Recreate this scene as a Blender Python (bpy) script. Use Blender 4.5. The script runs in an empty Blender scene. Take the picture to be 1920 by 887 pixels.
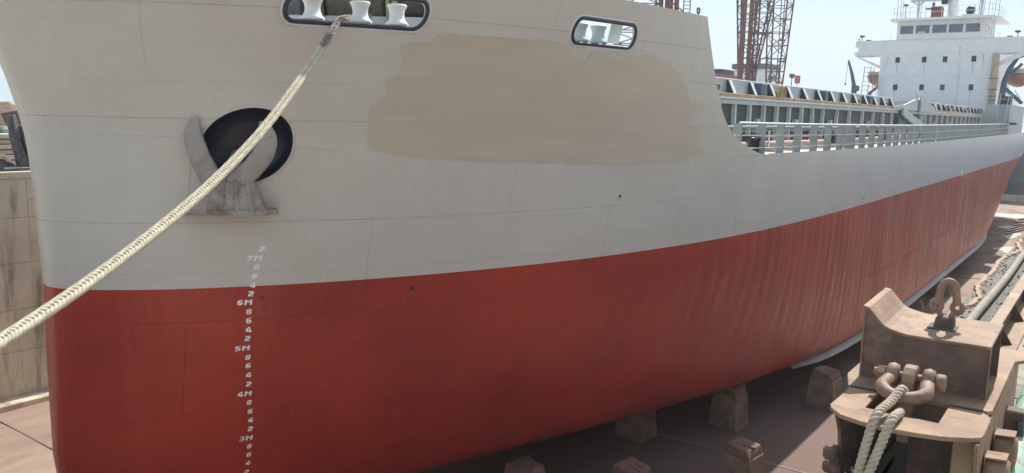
import bpy, bmesh, math, random
import numpy as np
from mathutils import Vector, Matrix
R = math.radians
random.seed(7)
scene = bpy.context.scene
COL = scene.collection

# ------------------------------------------------------------------ camera
EYE = Vector((0.0, 0.0, 9.9))
FPX, HOR, VPX, ROLL = 1550.0, 234.0, 1146.0, 0.023
PITCH = math.atan(HOR / FPX)
YAW = math.atan(VPX / math.hypot(FPX, HOR))
_F = Vector((-math.sin(YAW) * math.cos(PITCH), math.cos(YAW) * math.cos(PITCH), -math.sin(PITCH)))
_Rt = Vector((math.cos(YAW), math.sin(YAW), 0.0))
_U = _Rt.cross(_F)
_r = _Rt * math.cos(ROLL) + _U * math.sin(ROLL)
_u = -_Rt * math.sin(ROLL) + _U * math.cos(ROLL)
cd = bpy.data.cameras.new('camera')
cd.sensor_width = 36.0
cd.lens = FPX / 1920.0 * 36.0
cd.clip_start = 0.1
cd.clip_end = 6000
cam = bpy.data.objects.new('camera', cd)
COL.objects.link(cam)
cam.matrix_world = Matrix(((_r.x, _u.x, -_F.x, EYE.x), (_r.y, _u.y, -_F.y, EYE.y), (_r.z, _u.z, -_F.z, EYE.z), (0, 0, 0, 1)))
scene.camera = cam

# ------------------------------------------------------------------ light
SUN_DIR = Vector((-0.04, 0.95, 1.05)).normalized()      # towards the sun: astern of the ship
SUN_EL = math.asin(SUN_DIR.z)
SUN_AZ = math.atan2(SUN_DIR.x, SUN_DIR.y)
world = bpy.data.worlds.new('World')
scene.world = world
world.use_nodes = True
wn, wl = world.node_tree.nodes, world.node_tree.links
bg = wn['Background']
sky = wn.new('ShaderNodeTexSky')
sky.sky_type = 'NISHITA'
sky.sun_disc = False
sky.sun_elevation = SUN_EL
sky.sun_rotation = SUN_AZ
sky.air_density = 1.0
sky.dust_density = 2.5
sky.ozone_density = 1.0
# thin high cloud veil over the whole dome
wtc = wn.new('ShaderNodeTexCoord')
wmap = wn.new('ShaderNodeMapping'); wmap.inputs['Scale'].default_value = (1.0, 1.0, 3.5)
wnoise = wn.new('ShaderNodeTexNoise'); wnoise.inputs['Scale'].default_value = 1.6; wnoise.inputs['Detail'].default_value = 6; wnoise.inputs['Roughness'].default_value = .55
wramp = wn.new('ShaderNodeValToRGB')
wramp.color_ramp.elements[0].position = .36; wramp.color_ramp.elements[0].color = (.72, .72, .72, 1)
wramp.color_ramp.elements[1].position = .66; wramp.color_ramp.elements[1].color = (1, 1, 1, 1)
wmix = wn.new('ShaderNodeMixRGB'); wmix.inputs[2].default_value = (4.95, 6.05, 6.9, 1)
wl.new(wtc.outputs['Generated'], wmap.inputs[0]); wl.new(wmap.outputs[0], wnoise.inputs['Vector'])
wl.new(wnoise.outputs['Fac'], wramp.inputs[0])
# the veil is thick towards the horizon and thins out overhead
wsep = wn.new('ShaderNodeSeparateXYZ'); wl.new(wtc.outputs['Generated'], wsep.inputs[0])
wel = wn.new('ShaderNodeMapRange'); wel.interpolation_type = 'SMOOTHSTEP'
wel.inputs[1].default_value = .12; wel.inputs[2].default_value = .75; wel.inputs[3].default_value = 1.0; wel.inputs[4].default_value = .55
wl.new(wsep.outputs['Z'], wel.inputs[0])
wmul = wn.new('ShaderNodeMath'); wmul.operation = 'MULTIPLY'; wl.new(wel.outputs[0], wmul.inputs[0]); wl.new(wramp.outputs[0], wmul.inputs[1]); wl.new(wmul.outputs[0], wmix.inputs[0])
wl.new(sky.outputs[0], wmix.inputs[1]); wl.new(wmix.outputs[0], bg.inputs[0])
bg.inputs[1].default_value = 0.10
sd = bpy.data.lights.new('sun', 'SUN')
sd.energy = 4.0
sd.angle = R(0.55)
sd.color = (1.0, 0.93, 0.84)
sun = bpy.data.objects.new('sun', sd)
COL.objects.link(sun)
sun.rotation_euler = SUN_DIR.to_track_quat('Z', 'Y').to_euler()
sun.location = (0, 40, 60)
vs = scene.view_settings
vs.view_transform = 'Standard'
vs.look = 'None'
vs.exposure = 0.64
vs.gamma = 1.0
vs.use_curve_mapping = False
scene.cycles.max_bounces = 6
scene.cycles.use_denoising = True

# ------------------------------------------------------------------ mesh helpers
class MB:
    """collects shapes; build() links them as ONE mesh object"""
    def __init__(s):
        s.v, s.f, s.sm = [], [], []
    def add(s, vs_, fs, smooth=False):
        o = len(s.v)
        s.v += [tuple(p) for p in vs_]
        for f in fs:
            s.f.append(tuple(i + o for i in f)); s.sm.append(smooth)
        return s
    def box(s, c, d, rz=0.0, rot=None, top=None):
        hx, hy, hz = d[0] / 2, d[1] / 2, d[2] / 2
        t = top or (1, 1)
        pts = [Vector((-hx, -hy, -hz)), Vector((hx, -hy, -hz)), Vector((hx, hy, -hz)), Vector((-hx, hy, -hz)),
               Vector((-hx * t[0], -hy * t[1], hz)), Vector((hx * t[0], -hy * t[1], hz)), Vector((hx * t[0], hy * t[1], hz)), Vector((-hx * t[0], hy * t[1], hz))]
        m = rot if rot is not None else Matrix.Rotation(rz, 3, 'Z')
        c = Vector(c)
        s.add([c + m @ p for p in pts], [(0, 3, 2, 1), (4, 5, 6, 7), (0, 1, 5, 4), (1, 2, 6, 5), (2, 3, 7, 6), (3, 0, 4, 7)])
        return s
    def b(s, x0, x1, y0, y1, z0, z1):
        return s.box(((x0 + x1) / 2, (y0 + y1) / 2, (z0 + z1) / 2), (abs(x1 - x0), abs(y1 - y0), abs(z1 - z0)))
    def bar(s, a, b, w, h=None, up=(0, 0, 1)):
        a, b = Vector(a), Vector(b); h = h or w
        d = (b - a); L = d.length; d.normalize()
        upv = Vector(up)
        if abs(d.dot(upv)) > .98: upv = Vector((0, 1, 0))
        x = d.cross(upv).normalized(); y = x.cross(d).normalized()
        m = Matrix((x, d, y)).transposed()
        return s.box((a + b) / 2, (w, L, h), rot=m)
    def tube(s, pts, r, n=10, caps=True, smooth=True, closed=False):
        pts = [Vector(p) for p in pts]; k = len(pts)
        rr = r if isinstance(r, (list, tuple)) else [r] * k
        vs_ = []; prev = None
        for i, p in enumerate(pts):
            if closed: t = pts[(i + 1) % k] - pts[i - 1]
            else: t = pts[min(i + 1, k - 1)] - pts[max(i - 1, 0)]
            t.normalize()
            if prev is None:
                a = Vector((0, 0, 1)) if abs(t.z) < .9 else Vector((1, 0, 0))
                nn = t.cross(a).normalized()
            else:
                nn = (prev - t * prev.dot(t))
                nn = nn.normalized() if nn.length > 1e-6 else t.orthogonal().normalized()
            prev = nn; bb = t.cross(nn)
            for j in range(n):
                q = 2 * math.pi * j / n
                vs_.append(p + (nn * math.cos(q) + bb * math.sin(q)) * rr[i])
        fs = []
        for i in range(k if closed else k - 1):
            i2 = (i + 1) % k
            for j in range(n):
                j2 = (j + 1) % n
                fs.append((i * n + j, i * n + j2, i2 * n + j2, i2 * n + j))
        s.add(vs_, fs, smooth)
        if caps and not closed:
            s.add([vs_[j] for j in range(n)], [tuple(reversed(range(n)))])
            s.add([vs_[(k - 1) * n + j] for j in range(n)], [tuple(range(n))])
        return s
    def lathe(s, c, prof, axis=(0, 0, 1), n=20, smooth=True, arc=None):
        """prof: list of (radius, height along the axis)"""
        c = Vector(c); a = Vector(axis).normalized(); x = a.orthogonal().normalized(); y = a.cross(x)
        vs_ = []
        for (r, h) in prof:
            for j in range(n):
                q = 2 * math.pi * j / n
                vs_.append(c + a * h + (x * math.cos(q) + y * math.sin(q)) * r)
        fs = []
        for i in range(len(prof) - 1):
            for j in range(n):
                j2 = (j + 1) % n
                fs.append((i * n + j, i * n + j2, (i + 1) * n + j2, (i + 1) * n + j))
        s.add(vs_, fs, smooth)
        if prof[0][0] > 1e-4: s.add(vs_[:n], [tuple(reversed(range(n)))])
        if prof[-1][0] > 1e-4: s.add(vs_[-n:], [tuple(range(n))])
        return s
    def prism(s, poly, o, ex, ey, ez, h):
        """polygon (list of 2d) in the plane o + ex*x + ey*y, extruded along ez by h"""
        o, ex, ey, ez = Vector(o), Vector(ex), Vector(ey), Vector(ez)
        n = len(poly)
        lo = [o + ex * p[0] + ey * p[1] for p in poly]; hi = [p + ez * h for p in lo]
        fs = [tuple(reversed(range(n))), tuple(range(n, 2 * n))]
        fs += [(i, (i + 1) % n, n + (i + 1) % n, n + i) for i in range(n)]
        return s.add(lo + hi, fs)
    def mesh(s, name='mesh'):
        me = bpy.data.meshes.new(name)
        me.from_pydata(s.v, [], s.f)
        me.polygons.foreach_set('use_smooth', s.sm)
        bm = bmesh.new(); bm.from_mesh(me)
        bmesh.ops.recalc_face_normals(bm, faces=bm.faces)
        bm.to_mesh(me); bm.free()
        me.update()
        return me
    def build(s, name, mat_, parent=None, bevel=0.0, seg=1):
        return link(name, s.mesh(name), mat_, parent, bevel, seg)

def link(name, me, mat_, parent=None, bevel=0.0, seg=1):
    o = bpy.data.objects.new(name, me)
    COL.objects.link(o)
    if mat_ is not None and not me.materials: me.materials.append(mat_)
    if parent is not None: o.parent = parent
    if bevel:
        m = o.modifiers.new('bevel', 'BEVEL'); m.width = bevel; m.segments = seg; m.limit_method = 'ANGLE'; m.angle_limit = R(35)
        m.harden_normals = False
    return o

def empty(name, label=None, cat=None, group=None):
    o = bpy.data.objects.new(name, None)
    o.empty_display_size = .2
    COL.objects.link(o)
    return tag(o, label, cat, group)

def tag(o, label=None, cat=None, group=None, kind=None):
    if label: o['label'] = label
    if cat: o['category'] = cat
    if group: o['group'] = group
    if kind: o['kind'] = kind
    return o

def copy_tree(o, parent=None, off=(0, 0, 0)):
    c = o.copy(); COL.objects.link(c); c.parent = parent
    if parent is None: c.location = o.location + Vector(off)
    for ch in o.children: copy_tree(ch, c)
    return c

# ------------------------------------------------------------------ materials
_mats = {}
def mat(name, col, col2=None, scale=2.0, lo=.35, hi=.65, rough=.6, rough2=None, metal=0.0, bump=0.0, bscale=25.0, stretch=(1, 1, 1), detail=6.0,
        dirt=None, dscale=1.0, dlo=.55, dhi=.7, dstretch=(1, 1, 1), spec=.5, dist=.02):
    if name in _mats: return _mats[name]
    m = bpy.data.materials.new(name); m.use_nodes = True
    nt = m.node_tree; N, L = nt.nodes, nt.links
    p = N['Principled BSDF']
    p.inputs['Roughness'].default_value = rough; p.inputs['Metallic'].default_value = metal
    p.inputs['Specular IOR Level'].default_value = spec
    geo = N.new('ShaderNodeNewGeometry')
    def noise(sc, st, det=detail):
        mp = N.new('ShaderNodeMapping'); mp.inputs['Scale'].default_value = st
        L.new(geo.outputs['Position'], mp.inputs[0])
        n = N.new('ShaderNodeTexNoise'); n.inputs['Scale'].default_value = sc; n.inputs['Detail'].default_value = det; n.inputs['Roughness'].default_value = .6
        L.new(mp.outputs[0], n.inputs['Vector']); return n
    def ramp(src, a, b, ca, cb):
        r = N.new('ShaderNodeValToRGB'); e = r.color_ramp.elements
        e[0].position, e[1].position = a, b; e[0].color, e[1].color = (*ca, 1), (*cb, 1)
        L.new(src, r.inputs[0]); return r
    c2 = col2 or tuple(c * .82 for c in col)
    n1 = noise(scale, stretch)
    out = ramp(n1.outputs['Fac'], lo, hi, col, c2).outputs[0]
    if dirt:
        n2 = noise(dscale, dstretch)
        fac = ramp(n2.outputs['Fac'], dlo, dhi, (0, 0, 0), (1, 1, 1))
        mx = N.new('ShaderNodeMixRGB'); L.new(fac.outputs[0], mx.inputs[0]); L.new(out, mx.inputs[1]); mx.inputs[2].default_value = (*dirt, 1)
        out = mx.outputs[0]
    L.new(out, p.inputs['Base Color'])
    if rough2 is not None:
        rr = ramp(n1.outputs['Fac'], .3, .7, (rough,) * 3, (rough2,) * 3); L.new(rr.outputs[0], p.inputs['Roughness'])
    if bump:
        n3 = noise(bscale, (1, 1, 1), 8)
        bp = N.new('ShaderNodeBump'); bp.inputs['Strength'].default_value = bump; bp.inputs['Distance'].default_value = dist
        L.new(n3.outputs['Fac'], bp.inputs['Height']); L.new(bp.outputs[0], p.inputs['Normal'])
    _mats[name] = m
    return m

def hull_mat(name, col, col2, wave, aft_light_tint, rough, worn, chip, cov=(.42, .66), grain=.14):
    """ship-side paint: brushed coats, vertical runs tinted aft with painted light, dished plating between the frames"""
    m = bpy.data.materials.new(name); m.use_nodes = True
    N, L = m.node_tree.nodes, m.node_tree.links
    p = N['Principled BSDF']; p.inputs['Specular IOR Level'].default_value = .36
    geo = N.new('ShaderNodeNewGeometry')
    def noise(sc, st, det=6, ro=.6):
        mp = N.new('ShaderNodeMapping'); mp.inputs['Scale'].default_value = st
        L.new(geo.outputs['Position'], mp.inputs[0])
        n = N.new('ShaderNodeTexNoise'); n.inputs['Scale'].default_value = sc; n.inputs['Detail'].default_value = det; n.inputs['Roughness'].default_value = ro
        L.new(mp.outputs[0], n.inputs['Vector']); return n.outputs['Fac']
    def ramp(src, a, b, ca, cb):
        r = N.new('ShaderNodeValToRGB'); e = r.color_ramp.elements
        e[0].position, e[1].position = a, b; e[0].color, e[1].color = (*ca, 1), (*cb, 1)
        L.new(src, r.inputs[0]); return r.outputs[0]
    def mix(f, a, b, mode='MIX'):
        x = N.new('ShaderNodeMixRGB'); x.blend_type = mode
        for i, q in enumerate((f, a, b)):
            if isinstance(q, (int, float)): x.inputs[i].default_value = q if i == 0 else (q, q, q, 1)
            elif isinstance(q, tuple): x.inputs[i].default_value = (*q, 1)
            else: L.new(q, x.inputs[i])
        return x.outputs[0]
    big = noise(.28, (1, 1, 1.6), 6)
    base = ramp(big, .34, .66, col, col2)
    base = mix(ramp(noise(1.5, (1, 1, 1.2), 8, .7), .60, .74, (0, 0, 0), (.55,) * 3), base, worn)      # thin, rubbed coats
    base = mix(ramp(noise(7, (1, 1, .5), 9, .75), .69, .74, (0, 0, 0), (.8,) * 3), base, chip)          # chips and scuffs
    base = mix(ramp(noise(1.7, (1, 1, .045), 8, .7), .665, .74, (0, 0, 0), (.5,) * 3), base, chip)      # stray rust runs
    fine = ramp(noise(22, (1, 1, 1), 6, .75), .34, .66, (1 - grain,) * 3, (1 + grain * .7,) * 3)
    base = mix(1.0, base, fine, 'MULTIPLY')
    run = noise(2.2, (1, 1, .07), 7)                      # runs down the side; towards the stern they carry the painted light tint
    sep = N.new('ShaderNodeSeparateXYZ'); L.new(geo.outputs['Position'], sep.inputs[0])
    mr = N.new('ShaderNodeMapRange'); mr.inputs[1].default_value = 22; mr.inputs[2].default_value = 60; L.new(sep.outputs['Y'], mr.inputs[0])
    base = mix(ramp(run, cov[0], cov[1], (0, 0, 0), (1, 1, 1)), base, mix(mr.outputs[0], base, aft_light_tint))
    horiz = noise(1.4, (.35, .35, 7), 5)                  # roller laps along the side
    base = mix(1.0, base, ramp(horiz, .3, .7, (.985,) * 3, (1.012,) * 3), 'MULTIPLY')
    L.new(base, p.inputs['Base Color'])
    L.new(ramp(noise(1.1, (1, 1, .5)), .3, .7, (rough - .06,) * 3, (rough + .1,) * 3), p.inputs['Roughness'])
    # plating: shallow dishing with the frame spacing along y, plus dents and orange peel
    wv = N.new('ShaderNodeTexWave'); wv.wave_type = 'BANDS'; wv.bands_direction = 'Y'; wv.inputs['Scale'].default_value = .42
    wv.inputs['Distortion'].default_value = 1.1; wv.inputs['Detail'].default_value = 2; wv.inputs['Detail Scale'].default_value = .8
    L.new(geo.outputs['Position'], wv.inputs['Vector'])
    dent = noise(1.9, (1, 1, .05), 4)
    sm = N.new('ShaderNodeMath'); sm.operation = 'MULTIPLY_ADD'; L.new(wv.outputs['Fac'], sm.inputs[0]); sm.inputs[1].default_value = .22; L.new(dent, sm.inputs[2])
    b1 = N.new('ShaderNodeBump'); b1.inputs['Strength'].default_value = wave; b1.inputs['Distance'].default_value = .05; L.new(sm.outputs[0], b1.inputs['Height'])
    sp2 = N.new('ShaderNodeSeparateXYZ'); L.new(geo.outputs['Position'], sp2.inputs[0])
    cb = N.new('ShaderNodeCombineXYZ'); L.new(sp2.outputs['Y'], cb.inputs[0]); L.new(sp2.outputs['Z'], cb.inputs[1])
    bk = N.new('ShaderNodeTexBrick'); bk.inputs['Scale'].default_value = 1.0; bk.inputs['Brick Width'].default_value = 5.8; bk.inputs['Row Height'].default_value = 1.93; bk.inputs['Mortar Size'].default_value = .010; bk.inputs['Mortar Smooth'].default_value = .6
    L.new(cb.outputs[0], bk.inputs['Vector'])
    b0 = N.new('ShaderNodeBump'); b0.inputs['Strength'].default_value = .8; b0.inputs['Distance'].default_value = .012; L.new(bk.outputs['Fac'], b0.inputs['Height']); L.new(b1.outputs[0], b0.inputs['Normal'])
    b1 = b0
    b2 = N.new('ShaderNodeBump'); b2.inputs['Strength'].default_value = .05; b2.inputs['Distance'].default_value = .01
    L.new(noise(45, (1, 1, 1), 4), b2.inputs['Height']); L.new(b1.outputs[0], b2.inputs['Normal']); L.new(b2.outputs[0], p.inputs['Normal'])
    return m

M_GREY = hull_mat('grey_topside_paint', (.615, .575, .515), (.55, .51, .45), .42, (.50, .545, .61), .30, (.645, .615, .575), (.36, .30, .25), (.22, .50), .03)  # aft tint puts the bluish sky reflection into the grey
M_RED = hull_mat('red_antifouling', (.45, .052, .034), (.30, .036, .029), .95, (.43, .19, .145), .34, (.53, .105, .065), (.20, .055, .045))  # aft tint puts pinkish light off the floor into the red
M_TAN = mat('tan_overpaint', (.555, .475, .375), (.52, .445, .35), scale=1.1, rough=.40, bump=.10, bscale=18, stretch=(.4, .4, 3), dirt=(.575, .50, .405), dscale=1.6, dlo=.54, dhi=.72, dstretch=(.35, .35, 5))
M_WHITE = mat('white_paint', (.84, .845, .85), (.77, .775, .78), scale=1.2, rough=.5, dirt=(.45, .38, .30), dscale=.9, dlo=.62, dhi=.8, dstretch=(1, 1, .2))
M_MARK = mat('mark_paint', (.92, .92, .91), (.85, .85, .84), scale=30, rough=.6)
M_LGREY = mat('pale_grey_paint', (.49, .545, .55), (.40, .45, .46), scale=1.0, rough=.55, dirt=(.30, .22, .16), dscale=1.6, dlo=.62, dhi=.78, dstretch=(1, 1, .25))
M_POST = mat('grey_green_rail_paint', (.36, .40, .40), (.29, .33, .33), scale=3, rough=.6, dirt=(.30, .2, .13), dscale=4, dlo=.64, dhi=.8)
M_BRIGHT = mat('off_white_steel', (.72, .76, .76), (.60, .64, .64), scale=2, rough=.5)
M_PANEL = mat('coaming_grey_green', (.075, .085, .085), (.05, .06, .062), scale=1.4, rough=.6)
M_RUSTBAND = mat('rust_stained_cream', (.50, .42, .30), (.36, .22, .12), scale=2.4, rough=.75, stretch=(1, 1, .3))
M_NAVY = mat('dark_blue_paint', (.018, .022, .045), (.03, .032, .05), scale=3, rough=.35)
M_BLACK = mat('black_rubbish_net', (.006, .0065, .007), (.014, .014, .014), scale=30, rough=1.0, spec=.0, bump=.4, bscale=40)
M_RUST = mat('brown_rusted_steel', (.35, .225, .14), (.21, .128, .08), scale=3.2, detail=9, rough=.66, bump=.45, bscale=70, dirt=(.15, .085, .055), dscale=6.5, dlo=.58, dhi=.72)
M_RUSTD = mat('dark_rusted_steel', (.185, .115, .09), (.10, .065, .055), scale=6, rough=.75, bump=.4, bscale=60, dirt=(.26, .16, .10), dscale=8, dlo=.55, dhi=.75)
M_ORANGE = mat('orange_rust', (.42, .20, .10), (.28, .13, .07), scale=7, rough=.8, bump=.3, bscale=60)
M_ANCHOR = mat('anchor_grey_scale', (.38, .345, .31), (.24, .16, .12), scale=3, lo=.4, hi=.62, detail=9, rough=.75, bump=.9, bscale=30, dirt=(.12, .07, .055), dscale=5, dlo=.6, dhi=.7)
M_FLUKE = mat('worn_grey_anchor_paint', (.37, .335, .30), (.25, .19, .155), scale=2.5, lo=.45, hi=.7, detail=9, rough=.7, bump=.5, bscale=34, dirt=(.17, .10, .075), dscale=7, dlo=.64, dhi=.7)
M_CONC = mat('dock_wall_concrete', (.64, .565, .455), (.46, .40, .315), scale=.8, detail=10, rough=.9, bump=.8, bscale=9, stretch=(1, 1, .5), dirt=(.17, .125, .09), dscale=1.6, dlo=.54, dhi=.72, dstretch=(1, 1, .16))
M_FLOOR = mat('dock_floor_concrete', (.33, .245, .19), (.24, .165, .13), scale=.55, rough=.85, bump=.25, bscale=12, stretch=(1.6, .35, 1), dirt=(.17, .115, .10), dscale=.5, dlo=.5, dhi=.68, dstretch=(1.4, .5, 1))
def _floor_dark_patch():  # darker ragged oval in the floor colour round the bow
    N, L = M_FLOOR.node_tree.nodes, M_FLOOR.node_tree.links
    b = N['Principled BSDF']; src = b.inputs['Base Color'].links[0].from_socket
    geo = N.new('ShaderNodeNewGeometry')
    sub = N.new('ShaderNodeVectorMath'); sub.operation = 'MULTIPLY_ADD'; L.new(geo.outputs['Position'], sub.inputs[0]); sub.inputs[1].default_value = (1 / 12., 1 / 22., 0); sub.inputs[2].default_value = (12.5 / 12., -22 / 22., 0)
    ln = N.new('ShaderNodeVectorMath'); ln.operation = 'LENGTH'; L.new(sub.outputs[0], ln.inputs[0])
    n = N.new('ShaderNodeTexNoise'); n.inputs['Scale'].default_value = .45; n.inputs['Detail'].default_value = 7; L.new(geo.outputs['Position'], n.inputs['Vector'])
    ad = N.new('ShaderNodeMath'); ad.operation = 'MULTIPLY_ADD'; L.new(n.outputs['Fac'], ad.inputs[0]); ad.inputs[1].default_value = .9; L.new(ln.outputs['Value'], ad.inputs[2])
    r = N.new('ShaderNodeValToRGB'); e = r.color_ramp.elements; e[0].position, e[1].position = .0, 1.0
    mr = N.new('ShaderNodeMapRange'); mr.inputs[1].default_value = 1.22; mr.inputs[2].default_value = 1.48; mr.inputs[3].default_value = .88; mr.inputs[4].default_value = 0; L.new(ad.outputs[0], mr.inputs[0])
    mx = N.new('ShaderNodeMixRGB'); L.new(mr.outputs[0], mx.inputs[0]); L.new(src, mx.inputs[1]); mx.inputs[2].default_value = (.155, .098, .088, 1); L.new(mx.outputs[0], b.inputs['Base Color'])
_floor_dark_patch()
M_QUAY = mat('quay_concrete', (.42, .38, .32), (.30, .27, .22), scale=2.5, rough=.92, bump=.6, bscale=35, dirt=(.13, .12, .11), dscale=3.5, dlo=.5, dhi=.68)
M_GRAVEL = mat('gritty_quay', (.26, .25, .22), (.13, .125, .115), scale=26, lo=.4, hi=.6, rough=.95, bump=1.0, bscale=70, dirt=(.33, .31, .27), dscale=40, dlo=.55, dhi=.65)
M_BLOCK = mat('keel_block_concrete', (.27, .205, .165), (.16, .118, .098), scale=2.2, rough=.9, bump=.5, bscale=20)
M_CAP = mat('red_stained_timber', (.26, .155, .12), (.15, .09, .075), scale=3, rough=.85, bump=.5, bscale=22, stretch=(1, 5, 1))
M_ROPE = mat('cream_rope', (.60, .545, .42), (.46, .41, .30), scale=9, rough=.9, bump=.3, bscale=160)
M_ROPEG = mat('grey_brown_rope', (.56, .45, .35), (.42, .33, .25), scale=22, rough=.95, bump=.4, bscale=200)
M_CHAFE = mat('chafed_rope_sleeve', (.36, .29, .25), (.12, .09, .085), scale=26, lo=.42, hi=.58, rough=.95, bump=.5, bscale=120)
M_CRANE = mat('crane_oxide_red', (.27, .115, .10), (.20, .085, .075), scale=.8, rough=.7)
M_CRANED = mat('crane_dark_brown', (.16, .085, .078), (.115, .062, .057), scale=.8, rough=.7)
M_GLASS = mat('bridge_glass', (.09, .12, .17), (.13, .16, .21), scale=.5, rough=.12, spec=.8)
M_PORT = mat('porthole_dark', (.02, .022, .04), (.03, .03, .05), scale=2, rough=.25)
M_PINK = mat('pink_pipe_paint', (.46, .32, .28), (.34, .2, .17), scale=4, rough=.6)
M_GREEN = mat('green_pipe_paint', (.30, .45, .36), (.22, .36, .29), scale=3, rough=.55, dirt=(.30, .16, .10), dscale=9, dlo=.56, dhi=.64)
M_GREEND = mat('dull_green_beam', (.16, .30, .27), (.11, .22, .2), scale=3, rough=.6)
M_DECK = mat('cream_deck_paint', (.60, .56, .48), (.50, .43, .35), scale=1.4, rough=.75)  # even cream paint of the main deck
M_BLUE = mat('davit_blue_grey', (.10, .15, .22), (.07, .11, .16), scale=2, rough=.55)
M_BOAT = mat('lifeboat_faded_red', (.42, .20, .17), (.34, .16, .14), scale=1.5, rough=.5)
M_BOATT = mat('lifeboat_pale_top', (.48, .42, .40), (.38, .33, .32), scale=1.5, rough=.5)
M_SILVER = mat('zinc_grey_plate', (.36, .355, .36), (.26, .25, .25), scale=2.5, rough=.45, stretch=(1, .2, 1))
M_GATE = mat('gate_blue_grey_steel', (.16, .20, .23), (.11, .14, .165), scale=.5, rough=.6, stretch=(1, 1, 3))
M_WATER = mat('painted_sky_puddle', (.66, .66, .64), (.5, .49, .46), scale=2, rough=.35)  # puddle water, the reflected white sky put into its base colour
M_WOOD = mat('weathered_planks', (.50, .43, .33), (.36, .30, .23), scale=3, rough=.85, stretch=(1, 4, 1))
M_EARTH = mat('quay_earth', (.17, .14, .11), (.10, .085, .07), scale=2, rough=.95, bump=.6, bscale=14)
M_STEELD = mat('weathered_dark_steel', (.10, .10, .105), (.06, .06, .062), scale=4, rough=.5, dirt=(.2, .19, .18), dscale=6)
M_LAMP = mat('fitting_dark_grey', (.11, .12, .13), (.08, .085, .09), scale=5, rough=.5)

# ------------------------------------------------------------------ hull form
CX = -16.0
WL = 6.45
def pchip(xk, yk):
    xk = np.asarray(xk, float); yk = np.asarray(yk, float); h = np.diff(xk); dl = np.diff(yk) / h
    m = np.zeros(len(xk)); m[0] = dl[0]; m[-1] = dl[-1]
    for i in range(1, len(xk) - 1):
        if dl[i - 1] * dl[i] > 0:
            w1 = 2 * h[i] + h[i - 1]; w2 = h[i] + 2 * h[i - 1]; m[i] = (w1 + w2) / (w1 / dl[i - 1] + w2 / dl[i])
    def fn(x):
        x = np.clip(np.asarray(x, float), xk[0], xk[-1]); i = np.clip(np.searchsorted(xk, x, side='right') - 1, 0, len(h) - 1)
        t = (x - xk[i]) / h[i]; a = t * t * (3 - 2 * t)
        return yk[i] * (1 - a) + yk[i + 1] * a + h[i] * (m[i] * (t * (1 - t) ** 2) - m[i + 1] * (t * t * (1 - t)))
    return fn
_D = np.array([0, .02, .09, .37, 1.0, 1.36, 2.67, 3.44, 4.8, 5.8, 8.4, 9.4, 11.8, 14.05, 17, 21.25, 26, 32, 40.])
_B = np.array([0, .2, .42, .85, 1.52, 1.84, 2.76, 3.24, 3.95, 4.42, 5.42, 5.75, 6.36, 6.8, 7.2, 7.46, 7.6, 7.64, 7.64])
ent = pchip(np.sqrt(_D), _B)
stem = pchip([-.2, 0, .5, 1.5, 3, 5, 6.45, 7.2, 8.4, 9.2, 10, 11, 12, 13, 14.5], [9.9, 9.4, 8.5, 7.55, 7.1, 7.12, 7.15, 7.12, 7.07, 7.0, 6.82, 6.5, 6.05, 5.5, 4.6])
aftY = pchip([0, 1.5, 3, 4.5, 6, 6.5, 9, 13], [107.6, 113.7, 116.5, 119.5, 121.5, 122, 122, 122])
sheer = pchip([0, 8.5, 10.7, 16.3, 22, 25, 43, 59, 86, 110, 122], [9.6, 9.3, 9.12, 8.95, 8.82, 8.79, 8.75, 8.79, 8.9, 9.05, 9.15])
def rise(y): return .375 * np.clip((40 - np.asarray(y, float)) / 25, 0, 1) ** 1.5
def half(y, z):
    y = np.asarray(y, float); z = np.asarray(z, float)
    sy = stem(z); d = np.maximum(y - sy, 0)
    k = np.maximum((5.55 - z) / 5.55, 0) ** 1.055
    d2 = d * (1 - .761 * k * np.exp(-np.maximum(d - 6.77, 0) / 30.2))
    t = ent(np.sqrt(d2))
    t = t + 1.1 * np.clip((z - 5.8) / 5.7, 0, 1.2) ** 1.3 * np.clip(d / 3., 0, 1) * np.exp(-(np.maximum(d - 5, 0) / 9.) ** 2)
    t = np.minimum(t, 7.64)
    Ye = aftY(z); tr = np.interp(z, [0, 3, 5, 6, 7.5, 9], [0, 0, 0.2, .6, .83, .88]); y0 = np.interp(z, [0, 6.5, 9], [71, 84, 84])
    u = np.clip((y - y0) / (Ye - y0), 0, 1); p = np.interp(z, [0, 3, 6.5], [2.16, 2.84, 3.4])
    t = t * (1 - (1 - tr) * u ** p)
    zz = z - rise(y)
    r = np.minimum(.8, t * .6) + 1e-6
    return np.where(zz < r, np.where(zz < -1e-6, 0, t - r + np.sqrt(np.maximum(r * r - (r - np.maximum(zz, 0)) ** 2, 0))), t)
def hx(y, z, off=0.0): return CX + float(half(y, z)) + off
def hn(y, z, e=.02):
    """outward normal of the near side"""
    return Vector((1, -(float(half(y + e, z)) - float(half(y - e, z))) / (2 * e), -(float(half(y, z + e)) - float(half(y, z - e))) / (2 * e))).normalized()
def hp(y, z, off=0.0):
    return Vector((hx(y, z), y, z)) + hn(y, z) * off

def shell(rows, side):
    """rows: list of lists of (y,z); returns verts, faces for one side"""
    n = len(rows[0]); vs_ = []
    Y = np.array([[p[0] for p in r] for r in rows]); Z = np.array([[p[1] for p in r] for r in rows])
    Bh = half(Y, Z)
    for i in range(len(rows)):
        for j in range(n): vs_.append((CX + side * Bh[i, j], Y[i, j], Z[i, j]))
    fs = []
    for i in range(len(rows) - 1):
        for j in range(n - 1):
            q = (i * n + j, i * n + j + 1, (i + 1) * n + j + 1, (i + 1) * n + j)
            fs.append(q if side > 0 else q[::-1])
    return vs_, fs

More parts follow.
